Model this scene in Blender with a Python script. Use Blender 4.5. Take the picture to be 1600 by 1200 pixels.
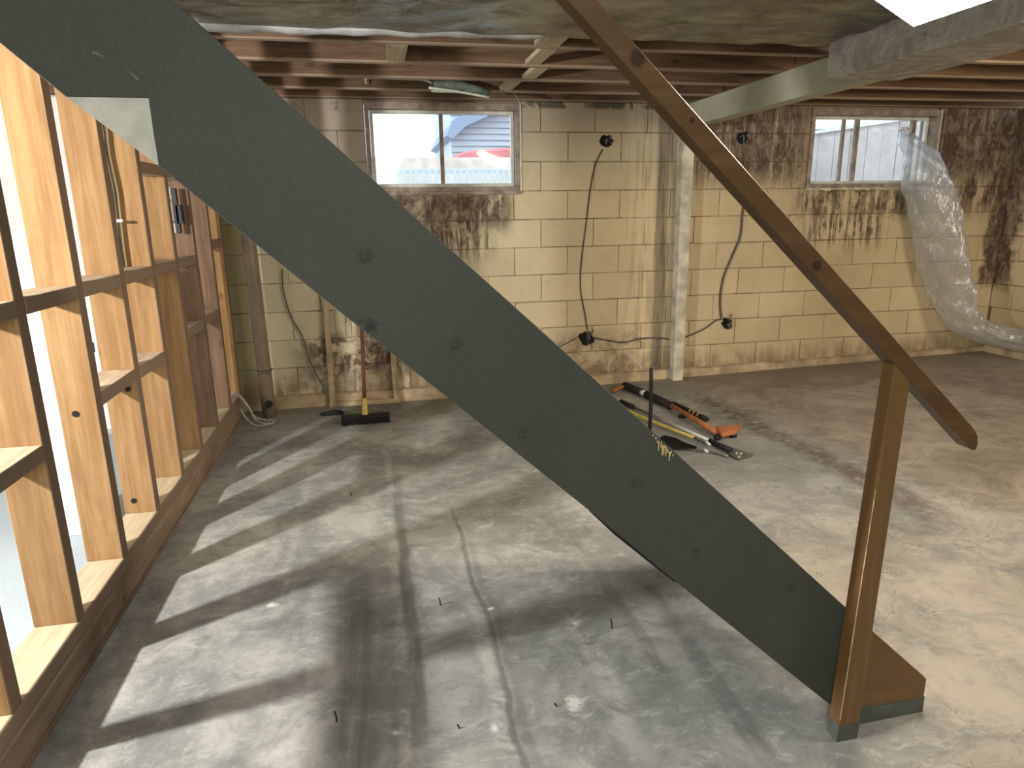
import bpy, bmesh, math, random
from mathutils import Vector, Matrix

random.seed(7)
for o in list(bpy.data.objects):
    bpy.data.objects.remove(o)
SC = bpy.context.scene
COL = SC.collection
H = 1.38                                   # eye height above the slab

# ------------------------------------------------------------------ camera
cam_data = bpy.data.cameras.new('camera')
cam = bpy.data.objects.new('camera', cam_data)
COL.objects.link(cam)
cam_data.sensor_width = 36.0
cam_data.lens = 1065.2 / 1600.0 * 36.0
cam_data.clip_start = 0.02
cam_data.clip_end = 200
R_ = Vector((0.98015398, -0.19772364, -0.01426664))
D_ = Vector((-0.06276017, -0.24123736, -0.96843466))
F_ = Vector((0.18804078, 0.95011047, -0.24885893))
m = Matrix.Identity(4)
for i in range(3):
    m[i][0] = R_[i]
    m[i][1] = -D_[i]
    m[i][2] = -F_[i]
m[2][3] = H
cam.matrix_world = m
SC.camera = cam

# ------------------------------------------------------------------ world, lights, exposure
W = bpy.data.worlds.new('overcast_sky')
SC.world = W
W.use_nodes = True
bg = W.node_tree.nodes['Background']
bg.inputs[0].default_value = (0.86, 0.94, 1.0, 1)
bg.inputs[1].default_value = 2.1
SC.view_settings.view_transform = 'Standard'
SC.view_settings.look = 'None'
SC.view_settings.gamma = 1.0
SC.view_settings.use_curve_mapping = False
SC.view_settings.exposure = 0.60


def lamp(name, kind, loc, energy, color, size=0.1, target=None, size_y=None, spread=None):
    l = bpy.data.lights.new(name, kind)
    l.energy = energy
    l.color = color
    if kind == 'AREA':
        l.size = size
        if size_y:
            l.shape = 'RECTANGLE'
            l.size_y = size_y
        if spread:
            l.spread = spread
    else:
        l.shadow_soft_size = size
    o = bpy.data.objects.new(name, l)
    COL.objects.link(o)
    o.location = loc
    if target is not None:
        d = Vector(target) - Vector(loc)
        o.rotation_euler = d.to_track_quat('-Z', 'Y').to_euler()
    return o


# work lamp in the neighbouring room, low behind the stud wall
lamp('work_lamp_light', 'POINT', (-2.17, 1.45, 1.60), 245, (1.0, 0.97, 0.92), 0.045)
# area fills added out of view to brighten the room
lamp('rear_fill_light', 'AREA', (0.0, -0.7, 2.02), 31, (0.96, 1.0, 0.95), 1.0, (1.2, 2.0, 0.2))
lamp('rear_right_fill_light', 'AREA', (3.6, 0.6, 2.02), 68, (1.0, 0.86, 0.67), 0.9, (3.3, 3.6, 0.6))
lamp('right_bulb_light', 'POINT', (3.05, 2.6, 1.96), 9, (1.0, 0.80, 0.52), 0.05)
# the bright ceiling panel next to the beam (its visible body is built below)
LAMP_C = Vector((1.601, 1.926, 0.5 + H))


# ------------------------------------------------------------------ node helpers
class S:
    """wrapper over a node socket with arithmetic"""
    def __init__(s, nt, sock):
        s.nt, s.k = nt, sock

    def _m(s, op, a, b=None, c=None, clamp=False):
        n = s.nt.nodes.new('ShaderNodeMath')
        n.operation = op
        n.use_clamp = clamp
        for i, v in enumerate((a, b, c)):
            if v is None:
                continue
            if isinstance(v, S):
                s.nt.links.new(v.k, n.inputs[i])
            else:
                n.inputs[i].default_value = v
        return S(s.nt, n.outputs[0])

    def __add__(s, o): return s._m('ADD', s, o)
    def __radd__(s, o): return s._m('ADD', o, s)
    def __sub__(s, o): return s._m('SUBTRACT', s, o)
    def __rsub__(s, o): return s._m('SUBTRACT', o, s)
    def __mul__(s, o): return s._m('MULTIPLY', s, o)
    def __rmul__(s, o): return s._m('MULTIPLY', o, s)
    def __truediv__(s, o): return s._m('DIVIDE', s, o)
    def abs(s): return s._m('ABSOLUTE', s)
    def clamp(s): return s._m('ADD', s, 0.0, clamp=True)
    def max(s, o): return s._m('MAXIMUM', s, o)
    def min(s, o): return s._m('MINIMUM', s, o)
    def pow(s, e): return s._m('POWER', s.clamp(), e)

    def step(s, a, b):
        n = s.nt.nodes.new('ShaderNodeMapRange')
        n.interpolation_type = 'SMOOTHSTEP'
        s.nt.links.new(s.k, n.inputs[0])
        n.inputs[1].default_value = a
        n.inputs[2].default_value = b
        if a > b:
            n.inputs[1].default_value = b
            n.inputs[2].default_value = a
            n.inputs[3].default_value = 1.0
            n.inputs[4].default_value = 0.0
        return S(s.nt, n.outputs[0])


class Mat:
    def __init__(s, name, rough=0.8, metallic=0.0, spec=0.3):
        s.m = bpy.data.materials.new(name)
        s.m.use_nodes = True
        s.nt = s.m.node_tree
        s.b = s.nt.nodes['Principled BSDF']
        s.out = s.nt.nodes['Material Output']
        s.b.inputs['Roughness'].default_value = rough
        s.b.inputs['Metallic'].default_value = metallic
        s.b.inputs['Specular IOR Level'].default_value = spec

    def pos(s, world=True):
        if world:
            n = s.nt.nodes.new('ShaderNodeNewGeometry')
            v = n.outputs['Position']
        else:
            n = s.nt.nodes.new('ShaderNodeTexCoord')
            v = n.outputs['Object']
        return v

    def xyz(s, v):
        n = s.nt.nodes.new('ShaderNodeSeparateXYZ')
        s.nt.links.new(v, n.inputs[0])
        return [S(s.nt, n.outputs[i]) for i in range(3)]

    def vec(s, x, y, z):
        n = s.nt.nodes.new('ShaderNodeCombineXYZ')
        for i, v in enumerate((x, y, z)):
            if isinstance(v, S):
                s.nt.links.new(v.k, n.inputs[i])
            else:
                n.inputs[i].default_value = v
        return n.outputs[0]

    def noise(s, v, scale, detail=4, rough=0.55, sc=(1, 1, 1), off=(0, 0, 0), dist=0.0, rand=False):
        mp = s.nt.nodes.new('ShaderNodeMapping')
        s.nt.links.new(v, mp.inputs[0])
        mp.inputs['Scale'].default_value = sc
        mp.inputs['Location'].default_value = off
        if rand:
            oi = s.nt.nodes.new('ShaderNodeObjectInfo')
            mu = s.nt.nodes.new('ShaderNodeMath')
            mu.operation = 'MULTIPLY'
            mu.inputs[1].default_value = 37.0
            s.nt.links.new(oi.outputs['Random'], mu.inputs[0])
            cb = s.nt.nodes.new('ShaderNodeCombineXYZ')
            for i in range(3):
                s.nt.links.new(mu.outputs[0], cb.inputs[i])
            s.nt.links.new(cb.outputs[0], mp.inputs['Location'])
        n = s.nt.nodes.new('ShaderNodeTexNoise')
        s.nt.links.new(mp.outputs[0], n.inputs['Vector'])
        n.inputs['Scale'].default_value = scale
        n.inputs['Detail'].default_value = detail
        n.inputs['Roughness'].default_value = rough
        n.inputs['Distortion'].default_value = dist
        return S(s.nt, n.outputs[0])

    def voronoi(s, v, scale, sc=(1, 1, 1), feature='F1'):
        mp = s.nt.nodes.new('ShaderNodeMapping')
        s.nt.links.new(v, mp.inputs[0])
        mp.inputs['Scale'].default_value = sc
        n = s.nt.nodes.new('ShaderNodeTexVoronoi')
        n.feature = feature
        s.nt.links.new(mp.outputs[0], n.inputs['Vector'])
        n.inputs['Scale'].default_value = scale
        return S(s.nt, n.outputs['Distance'])

    def rnd(s):
        n = s.nt.nodes.new('ShaderNodeObjectInfo')
        return S(s.nt, n.outputs['Random'])

    def mix(s, f, a, b):
        n = s.nt.nodes.new('ShaderNodeMix')
        n.data_type = 'RGBA'
        if isinstance(f, S):
            s.nt.links.new(f.k, n.inputs[0])
        else:
            n.inputs[0].default_value = f
        for i, v in ((6, a), (7, b)):
            if isinstance(v, tuple):
                n.inputs[i].default_value = (*v[:3], 1)
            else:
                s.nt.links.new(v, n.inputs[i])
        return n.outputs[2]

    def color(s, c):
        if isinstance(c, tuple):
            s.b.inputs['Base Color'].default_value = (*c[:3], 1)
        else:
            s.nt.links.new(c, s.b.inputs['Base Color'])

    def rough(s, r):
        s.nt.links.new(r.k, s.b.inputs['Roughness'])

    def bump(s, h, strength=0.3, dist=0.01):
        n = s.nt.nodes.new('ShaderNodeBump')
        n.inputs['Strength'].default_value = strength
        n.inputs['Distance'].default_value = dist
        s.nt.links.new(h.k, n.inputs['Height'])
        s.nt.links.new(n.outputs[0], s.b.inputs['Normal'])


def plain(name, c, rough=0.7, metallic=0.0, var=0.15, scale=30, bump=0.1, spec=0.3):
    M = Mat(name, rough, metallic, spec)
    v = M.pos()
    n = M.noise(v, scale, 4)
    M.color(M.mix(n.step(0.3, 0.7), tuple(x * (1 - var) for x in c), tuple(min(1, x * (1 + var)) for x in c)))
    if bump:
        M.bump(n, bump, 0.004)
    return M.m


def wood(name, dark, light, axis, dirt=0.0, rough=0.75, knots=True, grain=1.0, dirtcol=(0.07, 0.05, 0.04), edge=False, knotpos=(), joist=False):
    """axis = long axis of the grain"""
    M = Mat(name, rough, 0, 0.25)
    v = M.pos()
    sc = [9, 9, 9]
    sc[axis] = 0.7
    n1 = M.noise(v, 2.6, 5, 0.6, tuple(sc), dist=0.6, rand=True)
    sc2 = [60, 60, 60]
    sc2[axis] = 2.5
    n2 = M.noise(v, 1.6, 4, 0.6, tuple(sc2), rand=True)
    f = (n1 * 0.75 + n2 * 0.4 * grain - 0.08).step(0.3, 0.72)
    c = M.mix(f, dark, light)
    tint = M.rnd()
    c = M.mix(tint * 0.22, c, tuple(x * 0.6 for x in dark))
    if knots:
        sk = [1, 1, 1]
        sk[axis] = 0.55
        k = M.voronoi(v, 6.5, tuple(sk))
        k = k.step(0.14, 0.05)
        c = M.mix(k * 0.6, c, tuple(x * 0.4 for x in dark))
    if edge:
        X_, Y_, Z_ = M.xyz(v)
        c = M.mix(X_.step(-0.968, -0.9655) * 0.85, c, (0.22, 0.155, 0.115))  # inner faces toned darker: shade on the edges put into the colour
    if dirt:
        d = M.noise(v, 3.0, 6, 0.65).step(0.45, 0.7) * dirt
        c = M.mix(d, c, dirtcol)
    if joist:
        X_, Y_, Z_ = M.xyz(v)
        c = M.mix(Z_.step(2.121, 2.117) * 0.6, c, (0.42, 0.33, 0.25))  # joist bottoms toned paler: their lit look put into the colour
    if knotpos:
        X_, Y_, Z_ = M.xyz(v)
        nz = M.noise(v, 40, 4, 0.7)
        for kx, kz, kr in knotpos:
            ex, ez = X_ - kx, Z_ - kz
            q = ex * ex + ez * ez
            dd = q._m('SQRT', q)
            c = M.mix((dd + (nz - 0.5) * kr).step(kr, kr * 0.5) * 0.8, c, (0.018, 0.012, 0.008))
    M.color(c)
    M.bump(n1 + n2 * 0.5, 0.12, 0.004)
    return M.m


# ------------------------------------------------------------------ geometry helpers
def BM():
    return bmesh.new()


def box(bm, x0, x1, y0, y1, z0, z1, bev=0.0):
    vs = [bm.verts.new(p) for p in ((x0, y0, z0), (x1, y0, z0), (x1, y1, z0), (x0, y1, z0),
                                    (x0, y0, z1), (x1, y0, z1), (x1, y1, z1), (x0, y1, z1))]
    fs = [bm.faces.new([vs[i] for i in q]) for q in
          ((0, 3, 2, 1), (4, 5, 6, 7), (0, 1, 5, 4), (1, 2, 6, 5), (2, 3, 7, 6), (3, 0, 4, 7))]
    if bev:
        es = list({e for f in fs for e in f.edges})
        bmesh.ops.bevel(bm, geom=es, offset=bev, segments=1, affect='EDGES')
    return bm


def hexa(bm, P, bev=0.0):
    """8 arbitrary corners: bottom ring 0-3, top ring 4-7"""
    vs = [bm.verts.new(p) for p in P]
    fs = [bm.faces.new([vs[i] for i in q]) for q in
          ((0, 3, 2, 1), (4, 5, 6, 7), (0, 1, 5, 4), (1, 2, 6, 5), (2, 3, 7, 6), (3, 0, 4, 7))]
    if bev:
        es = list({e for f in fs for e in f.edges})
        bmesh.ops.bevel(bm, geom=es, offset=bev, segments=1, affect='EDGES')
    return bm


def prism(bm, poly, a0, a1, plane='xz', bev=0.0):
    """poly in the named plane, extruded along the third axis"""
    def P(u, w, a):
        return (u, a, w) if plane == 'xz' else ((u, w, a) if plane == 'xy' else (a, u, w))
    A = [bm.verts.new(P(u, w, a0)) for u, w in poly]
    B = [bm.verts.new(P(u, w, a1)) for u, w in poly]
    n = len(poly)
    fs = [bm.faces.new(A), bm.faces.new(B[::-1])]
    for i in range(n):
        fs.append(bm.faces.new((A[i], B[i], B[(i + 1) % n], A[(i + 1) % n])))
    bmesh.ops.recalc_face_normals(bm, faces=bm.faces)
    if bev:
        es = [e for e in {e for f in fs for e in f.edges}]
        bmesh.ops.bevel(bm, geom=es, offset=bev, segments=1, affect='EDGES')
    return bm


def smooth_path(pts, n=6):
    P = [Vector(p) for p in pts]
    if len(P) < 3:
        return P
    out = []
    for i in range(len(P) - 1):
        p0 = P[max(i - 1, 0)]
        p1, p2 = P[i], P[i + 1]
        p3 = P[min(i + 2, len(P) - 1)]
        for k in range(n):
            t = k / n
            out.append(0.5 * ((2 * p1) + (p2 - p0) * t + (2 * p0 - 5 * p1 + 4 * p2 - p3) * t * t
                              + (-p0 + 3 * p1 - 3 * p2 + p3) * t ** 3))
    out.append(P[-1])
    return out


def tube(bm, pts, r, seg=8, sm=6, caps=True, rfun=None, squash=None):
    P = smooth_path(pts, sm) if sm else [Vector(p) for p in pts]
    rings = []
    up = Vector((0.13, 0.2, 0.97)).normalized()
    n = len(P)
    for i, p in enumerate(P):
        d = (P[min(i + 1, n - 1)] - P[max(i - 1, 0)]).normalized()
        a = d.cross(up)
        if a.length < 1e-3:
            a = d.cross(Vector((1, 0, 0)))
        a.normalize()
        b = d.cross(a).normalized()
        rr = rfun(i / (n - 1)) if rfun else r
        sq = squash if squash else 1.0
        rings.append([bm.verts.new(p + (a * math.cos(t) + b * math.sin(t) * sq) * rr)
                      for t in [2 * math.pi * k / seg for k in range(seg)]])
    for i in range(n - 1):
        for k in range(seg):
            bm.faces.new((rings[i][k], rings[i][(k + 1) % seg], rings[i + 1][(k + 1) % seg], rings[i + 1][k]))
    if caps:
        bm.faces.new(rings[0][::-1])
        bm.faces.new(rings[-1])
    return bm


def finish(name, bm, mat, parent=None, origin=None, smooth=False):
    bmesh.ops.recalc_face_normals(bm, faces=bm.faces)
    me = bpy.data.meshes.new(name)
    if origin is not None:
        bmesh.ops.translate(bm, verts=bm.verts, vec=-Vector(origin))
    elif parent is not None:
        q = parent
        off = Vector((0, 0, 0))
        while q is not None:
            off += q.location
            q = q.parent
        bmesh.ops.translate(bm, verts=bm.verts, vec=-off)
    bm.to_mesh(me)
    bm.free()
    if mat:
        me.materials.append(mat)
    if smooth:
        for p in me.polygons:
            p.use_smooth = True
    o = bpy.data.objects.new(name, me)
    COL.objects.link(o)
    if parent is not None:
        o.parent = parent
    if origin is not None:
        o.location = origin
    return o


def thing(name, label, cat, loc=(0, 0, 0), group=None):
    o = bpy.data.objects.new(name, None)
    COL.objects.link(o)
    o.location = loc
    o.empty_display_size = 0.1
    o['label'] = label
    o['category'] = cat
    if group:
        o['group'] = group
    return o


def tag(o, label, cat, group=None):
    o['label'] = label
    o['category'] = cat
    if group:
        o['group'] = group
    return o


def struct(o):
    o['kind'] = 'structure'
    return o


def fz(x):
    """height of the slab: it rises slightly towards the right wall"""
    return 0.0 if x < 0.5 else 0.0225 * (x - 0.5)


# ------------------------------------------------------------------ materials
def mat_block(name='painted_block', joint=False):
    M = Mat(name, 0.85, 0, 0.2)
    v = M.pos()
    x, y, z = M.xyz(v)
    # cream paint, dingier and greener to the left, cleaner in the middle
    big = M.noise(v, 1.3, 3)
    fine = M.noise(v, 45, 5, 0.7)
    mid = M.noise(v, 9, 5, 0.65)
    c = M.mix(big.step(0.3, 0.7), (0.50, 0.405, 0.245), (0.66, 0.545, 0.34))
    c = M.mix(x.step(0.2, -0.5) * x.step(-0.9, -0.7), c, (0.66, 0.62, 0.44))
    c = M.mix(x.step(-0.75, -0.9) * 0.8, c, (0.40, 0.38, 0.22))
    c = M.mix(x.step(2.2, 0.6) * x.step(-0.9, 0.2) * 0.45, c, (0.60, 0.56, 0.42))
    c = M.mix(M.rnd() * 0.28, c, (0.36, 0.29, 0.18))
    c = M.mix(mid.step(0.56, 0.75) * 0.3, c, (0.30, 0.23, 0.15))
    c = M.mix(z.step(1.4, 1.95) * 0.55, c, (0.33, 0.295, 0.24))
    pit = M.noise(v, 16, 8, 0.8, off=(2, 5, 1), dist=0.6)
    c = M.mix(pit.step(0.56, 0.70) * 0.42, c, (0.27, 0.21, 0.13))
    c = M.mix(pit.step(0.42, 0.30) * 0.30, c, (0.74, 0.66, 0.48))
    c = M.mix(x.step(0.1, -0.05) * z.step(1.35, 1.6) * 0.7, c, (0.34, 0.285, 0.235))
    # streaks running down the wall
    st = M.noise(v, 3.2, 5, 0.65, (6.5, 1, 0.55), dist=0.25)
    st2 = M.noise(v, 5.0, 6, 0.7, (5, 1, 1.5), off=(3, 0, 1), dist=0.5)
    blot = M.noise(v, 5.5, 6, 0.72, off=(1.3, 2, 0), dist=0.4)

    def win(x0, x1, z0, z1, sx=0.08, sz=0.08):
        return x.step(x0 - sx, x0 + sx) * x.step(x1 + sx, x1 - sx) * z.step(z0 - sz, z0 + sz) * z.step(z1 + sz, z1 - sz)

    dark = (0.068, 0.038, 0.034)
    red = (0.13, 0.065, 0.04)
    drip = (st * 0.6 + st2 * 0.4)
    a = win(0.12, 1.0, 1.24, 1.53, 0.06, 0.10) * (blot * 0.5 + st * 0.5).step(0.33, 0.50)
    a = a.max(win(0.30, 0.85, 1.05, 1.45, 0.12, 0.12) * drip.step(0.44, 0.52))
    a = a.max(win(-0.45, 0.0, 2.03, 2.1, 0.05, 0.02) * blot.step(0.50, 0.6) * 0.6)
    b = win(2.4, 3.36, 1.55, 2.2, 0.16, 0.12) * drip.step(0.33, 0.52)
    b = b.max(win(3.30, 4.40, 1.28, 1.56, 0.08, 0.09) * (blot * 0.4 + drip * 0.6).step(0.42, 0.54))
    b = b.max(win(3.4, 4.1, 1.06, 1.5, 0.10, 0.12) * drip.step(0.47, 0.55))
    b = b.max(win(4.48, 5.3, 1.55, 2.2, 0.06, 0.12) * drip.step(0.28, 0.50))
    b = b.max(win(4.75, 5.3, 1.3, 1.8, 0.10, 0.12) * drip.step(0.44, 0.52))
    b = b.max((x - 0.25 * (blot - 0.5) - z * 0.02).step(5.05, 5.11) * (y + (blot - 0.5) * 0.3).step(4.80, 4.88) * (z + drip * 0.4).step(0.80, 0.95) * (blot * 0.5 + drip * 0.5).step(0.34, 0.44))
    cc = win(-0.55, 0.75, 0.20, 0.55, 0.14, 0.09) * (blot).step(0.40, 0.56)
    cc = cc.max(win(-0.3, 0.6, 0.48, 0.72, 0.1, 0.08) * drip.step(0.48, 0.60))
    d = win(0.6, 2.1, 0.02, 0.42, 0.12, 0.10) * blot.step(0.38, 0.62) * 0.8
    e = z.step(0.34, 0.10) * (blot * 0.6 + st * 0.4).step(0.34, 0.58) * 0.9
    f = win(2.12, 2.22, 0.0, 2.1, 0.02, 0.02) * 0.75 + win(1.9, 2.3, 0.1, 2.1, 0.12, 0.2) * st.step(0.45, 0.62) * 0.35
    g = win(1.1, 2.3, 2.065, 2.12, 0.03, 0.012) * blot.step(0.44, 0.50)
    allst = z.step(0.7, 2.1) * 0.18 + 0.03
    gen = (drip.step(0.55, 0.66)) * allst * 2.0
    c = M.mix(gen.clamp() * 0.6, c, (0.2, 0.15, 0.10))
    c = M.mix(e.clamp() * 0.8, c, red)
    c = M.mix(d.clamp() * 0.85, c, (0.13, 0.085, 0.055))
    brk = M.noise(v, 13, 8, 0.8, (1, 1, 0.6), off=(6, 2, 9), dist=1.0)
    c = M.mix(a.max(b).max(cc).clamp() * (brk.step(0.62, 0.42) * 0.38 + 0.57), c, dark)
    c = M.mix(f.max(g).clamp() * 0.8, c, (0.05, 0.045, 0.045))
    c = M.mix(fine.step(0.62, 0.78) * 0.25, c, (0.2, 0.16, 0.11))
    if joint:
        c = M.mix(0.45 + M.noise(v, 4.0, 5, 0.7, off=(8, 1, 2)).step(0.4, 0.6) * 0.4 if False else M.noise(v, 4.0, 5, 0.7, off=(8, 1, 2)).step(0.35, 0.6) * 0.6 + 0.35, c, (0.13, 0.085, 0.05))
    M.color(c)
    M.bump(fine * 0.6 + mid, 0.45, 0.007)
    return M.m


def mat_floor():
    M = Mat('old_concrete', 0.6, 0, 0.35)
    v = M.pos()
    x, y, z = M.xyz(v)
    big = M.noise(v, 1.1, 5, 0.65, dist=0.6)
    mid = M.noise(v, 4.2, 8, 0.74, off=(4, 1, 0), dist=0.8)
    fine = M.noise(v, 20, 8, 0.8)
    grit = M.noise(v, 140, 4, 0.75)
    strk = M.noise(v, 2.6, 6, 0.65, (5.5, 0.5, 1), off=(2, 3, 0), dist=0.2)
    warp = (M.noise(v, 1.6, 4, 0.6, off=(9, 9, 0)) - 0.5)
    wisp = M.noise(v, 9.0, 10, 0.82, (1.0, 1.5, 1), off=(1, 7, 0), dist=0.5)
    fleck = M.noise(v, 60, 5, 0.75, off=(5, 5, 5))
    c = M.mix(big.step(0.38, 0.62), (0.235, 0.245, 0.230), (0.44, 0.44, 0.41))
    c = M.mix(mid.step(0.40, 0.60), M.mix(0.5, c, (0.13, 0.135, 0.13)), c)
    c = M.mix(wisp.step(0.50, 0.66) * 0.45, c, (0.56, 0.57, 0.54))
    c = M.mix(wisp.step(0.46, 0.34) * 0.40, c, (0.12, 0.12, 0.115))
    c = M.mix(fine.step(0.55, 0.70) * 0.40, c, (0.13, 0.13, 0.12))
    c = M.mix(fine.step(0.44, 0.30) * 0.30, c, (0.58, 0.58, 0.55))
    c = M.mix(fleck.step(0.66, 0.72) * 0.45, c, (0.66, 0.65, 0.60))
    c = M.mix(fleck.step(0.34, 0.29) * 0.55, c, (0.06, 0.055, 0.05))
    # lines where old partitions stood (run away from the camera)
    xw = x + warp * 0.10
    for xc, w, y0, y1, k in ((0.055, 0.035, 1.5, 3.3, 0.62), (-0.13, 0.075, 1.2, 2.45, 0.62), (-0.06, 0.10, 1.3, 1.95, 0.45),
                             (0.30, 0.014, 1.2, 3.0, 0.55), (0.335, 0.02, 1.2, 2.7, 0.25),
                             (0.78, 0.03, 1.5, 2.5, 0.4), (0.92, 0.05, 1.2, 2.2, 0.45)):
        mk = (xw - xc).abs().step(w, w * 0.35) * y.step(y0 - 0.1, y0 + 0.2) * y.step(y1 + 0.3, y1 - 0.3) * strk.step(0.25, 0.6)
        c = M.mix(mk * k, c, (0.085, 0.085, 0.08))
    for xc, w, y0, y1, k in ((0.015, 0.03, 1.3, 3.9, 0.30), (0.27, 0.035, 1.2, 2.4, 0.42), (0.60, 0.05, 1.4, 2.2, 0.35), (-0.42, 0.03, 2.2, 4.0, 0.2)):
        mk = (xw - xc).abs().step(w, w * 0.2) * y.step(y0 - 0.1, y0 + 0.2) * y.step(y1 + 0.3, y1 - 0.3) * mid.step(0.38, 0.6)
        c = M.mix(mk * k, c, (0.66, 0.66, 0.60))
    # chipped white spots round the fixings
    for px, py, r in ((0.485, 1.60, 0.038), (0.247, 1.56, 0.02), (0.33, 2.13, 0.014), (0.60, 1.98, 0.018), (-0.02, 1.6, 0.016), (-0.27, 1.33, 0.02), (-0.44, 2.33, 0.02)):
        dx, dy = x - px, y - py
        dd = (dx * dx + dy * dy)._m('SQRT', dx * dx + dy * dy)
        mk = (dd + (fine - 0.5) * r * 4.5).step(r, r * 0.2)
        c = M.mix(mk * 0.75, c, (0.75, 0.75, 0.69))
    # browner dusty part to the right of the dirt band
    line = x - (2.3 - (y - 3.2) * 0.16) + warp * 0.5
    brown = line.step(-0.05, 0.5)
    c = M.mix(brown * 0.72, c, M.mix(mid.step(0.35, 0.65), (0.20, 0.16, 0.12), (0.36, 0.29, 0.225)))
    bandx = (x - 2.33 + (y - 3.0) * 0.06 + warp * 0.12).abs().step(0.14, 0.03) * y.step(4.9, 4.2) * y.step(2.0, 2.7)
    c = M.mix(bandx * (fine * 0.6 + mid * 0.4).step(0.42, 0.55) * 0.85, c, (0.10, 0.062, 0.042))
    backd = y.step(4.25, 4.95) * mid.step(0.25, 0.6)
    c = M.mix(backd * 0.5, c, (0.12, 0.095, 0.07))
    # bluish worn zone between the staircase and the dirt band, pinker near the newel
    blue = x.step(0.9, 1.3) * line.step(0.1, -0.3) * y.step(2.2, 2.9) * y.step(4.3, 3.8)
    c = M.mix(blue * 0.30, c, (0.30, 0.30, 0.32))
    pink = x.step(1.0, 1.5) * y.step(2.5, 1.9) * mid.step(0.35, 0.6)
    c = M.mix(pink * 0.55, c, (0.40, 0.335, 0.28))
    cr = M.noise(v, 1.7, 5, 0.6, off=(11, 4, 0), dist=0.8)
    c = M.mix((cr - 0.5).abs().step(0.0035, 0.0008) * 0.45 * x.step(0.4, 1.4), c, (0.09, 0.075, 0.06))
    # neighbouring room: pale painted slab
    c = M.mix(x.step(-1.06, -1.10), c, (0.36, 0.42, 0.46))
    M.color(c)
    M.rough((0.42 + mid * 0.35 + fine * 0.12).clamp())
    M.bump(fine * 0.6 + grit * 0.25 + mid, 0.35, 0.006)
    return M.m


def mat_stringer():
    M = Mat('dark_green_paint', 0.6, 0, 0.2)
    v = M.pos()
    x, y, z = M.xyz(v)
    n = M.noise(v, 2.5, 4)
    f = M.noise(v, 260, 2, 0.6)
    scr = M.noise(v, 4, 5, 0.7, (3, 3, 9), dist=1.5)
    c = M.mix(n.step(0.3, 0.7), (0.044, 0.048, 0.038), (0.053, 0.056, 0.044))
    c = M.mix(f.step(0.45, 0.8) * 0.25, c, (0.11, 0.115, 0.095))
    c = M.mix(scr.step(0.70, 0.76) * 0.35, c, (0.14, 0.15, 0.13))
    ax_, az_, bx_, bz_ = -0.435, H + 0.262, -0.372, H + 0.222
    L2 = (bx_ - ax_) ** 2 + (bz_ - az_) ** 2
    tt = (((x - ax_) * (bx_ - ax_) + (z - az_) * (bz_ - az_)) * (1 / L2)).clamp()
    ex, ez = x - ax_ - tt * (bx_ - ax_), z - az_ - tt * (bz_ - az_) + (tt * (1.0 - tt)) * -0.02
    dd = (ex * ex + ez * ez)._m('SQRT', ex * ex + ez * ez)
    c = M.mix(dd.step(0.0028, 0.0006) * 0.45, c, (0.20, 0.21, 0.19))
    # small scuff above the broom
    dx, dz = x + 0.015, z - (H - 0.215)
    sc = M.noise(v, 30, 4, 0.6).step(0.45, 0.6) * (dx.abs() + dz.abs() * 1.5 + (dx + dz) * 0.9).abs().step(0.045, 0.02)
    c = M.mix(sc * 0.75, c, (0.012, 0.013, 0.012))
    M.color(c)
    M.bump(f * 0.5 + M.noise(v, 14, 3) * 0.6, 0.12, 0.003)
    return M.m


MT = {}
MT['block'] = mat_block()
MT['floor'] = mat_floor()
MT['green'] = mat_stringer()
MT['mortar'] = mat_block('painted_mortar', True)
MT['curb'] = plain('curb_render', (0.42, 0.33, 0.21), 0.9, 0, 0.35, 6, 0.3)
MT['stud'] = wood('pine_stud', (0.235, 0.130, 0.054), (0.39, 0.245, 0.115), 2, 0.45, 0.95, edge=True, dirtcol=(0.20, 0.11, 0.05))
MT['stud_dark'] = wood('dark_stud', (0.13, 0.08, 0.05), (0.24, 0.15, 0.095), 2, 0.4, 0.85, edge=True)  # darker tone used on some far studs
MT['stud_edge'] = wood('old_pine_plate', (0.24, 0.165, 0.115), (0.40, 0.30, 0.22), 1, 0.5, 0.85)
MT['plate_top'] = wood('pale_pine_plate', (0.42, 0.33, 0.21), (0.58, 0.48, 0.33), 1, 0.15, 0.85, edge=True)  # paler than the lower plate; inner side darkened, shade put into the colour
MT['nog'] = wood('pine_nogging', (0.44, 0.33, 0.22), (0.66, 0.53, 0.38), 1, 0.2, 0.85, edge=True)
MT['newel'] = wood('varnished_newel', (0.135, 0.075, 0.029), (0.235, 0.142, 0.062), 2, 0.0, 0.38, False, 0.5)
MT['rail'] = wood('varnished_rail', (0.080, 0.043, 0.018), (0.140, 0.080, 0.036), 0, 0.25, 0.38, False, 0.5, (0.05, 0.03, 0.015), knotpos=((0.505, H + 0.268, 0.020), (0.92, H - 0.125, 0.015), (0.62, H + 0.16, 0.008)))
MT['baseboard'] = wood('varnished_stringer_end', (0.135, 0.074, 0.030), (0.195, 0.112, 0.048), 0, 0.0, 0.42, False, 0.5)
MT['joist'] = wood('red_joist', (0.120, 0.072, 0.042), (0.25, 0.158, 0.096), 0, 0.2, 0.8, joist=True)
MT['deck'] = wood('dark_subfloor', (0.09, 0.055, 0.035), (0.17, 0.10, 0.065), 1, 0.4, 0.85, False)
MT['pale_timber'] = wood('pale_blocking', (0.36, 0.31, 0.19), (0.56, 0.50, 0.33), 1, 0.15, 0.85, False)
MT['graypaint'] = plain('grey_green_paint', (0.075, 0.08, 0.068), 0.6, 0, 0.25, 12)
MT['bare'] = plain('pale_plaster_board', (0.46, 0.46, 0.41), 0.9, 0, 0.12, 25, 0.4)
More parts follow.
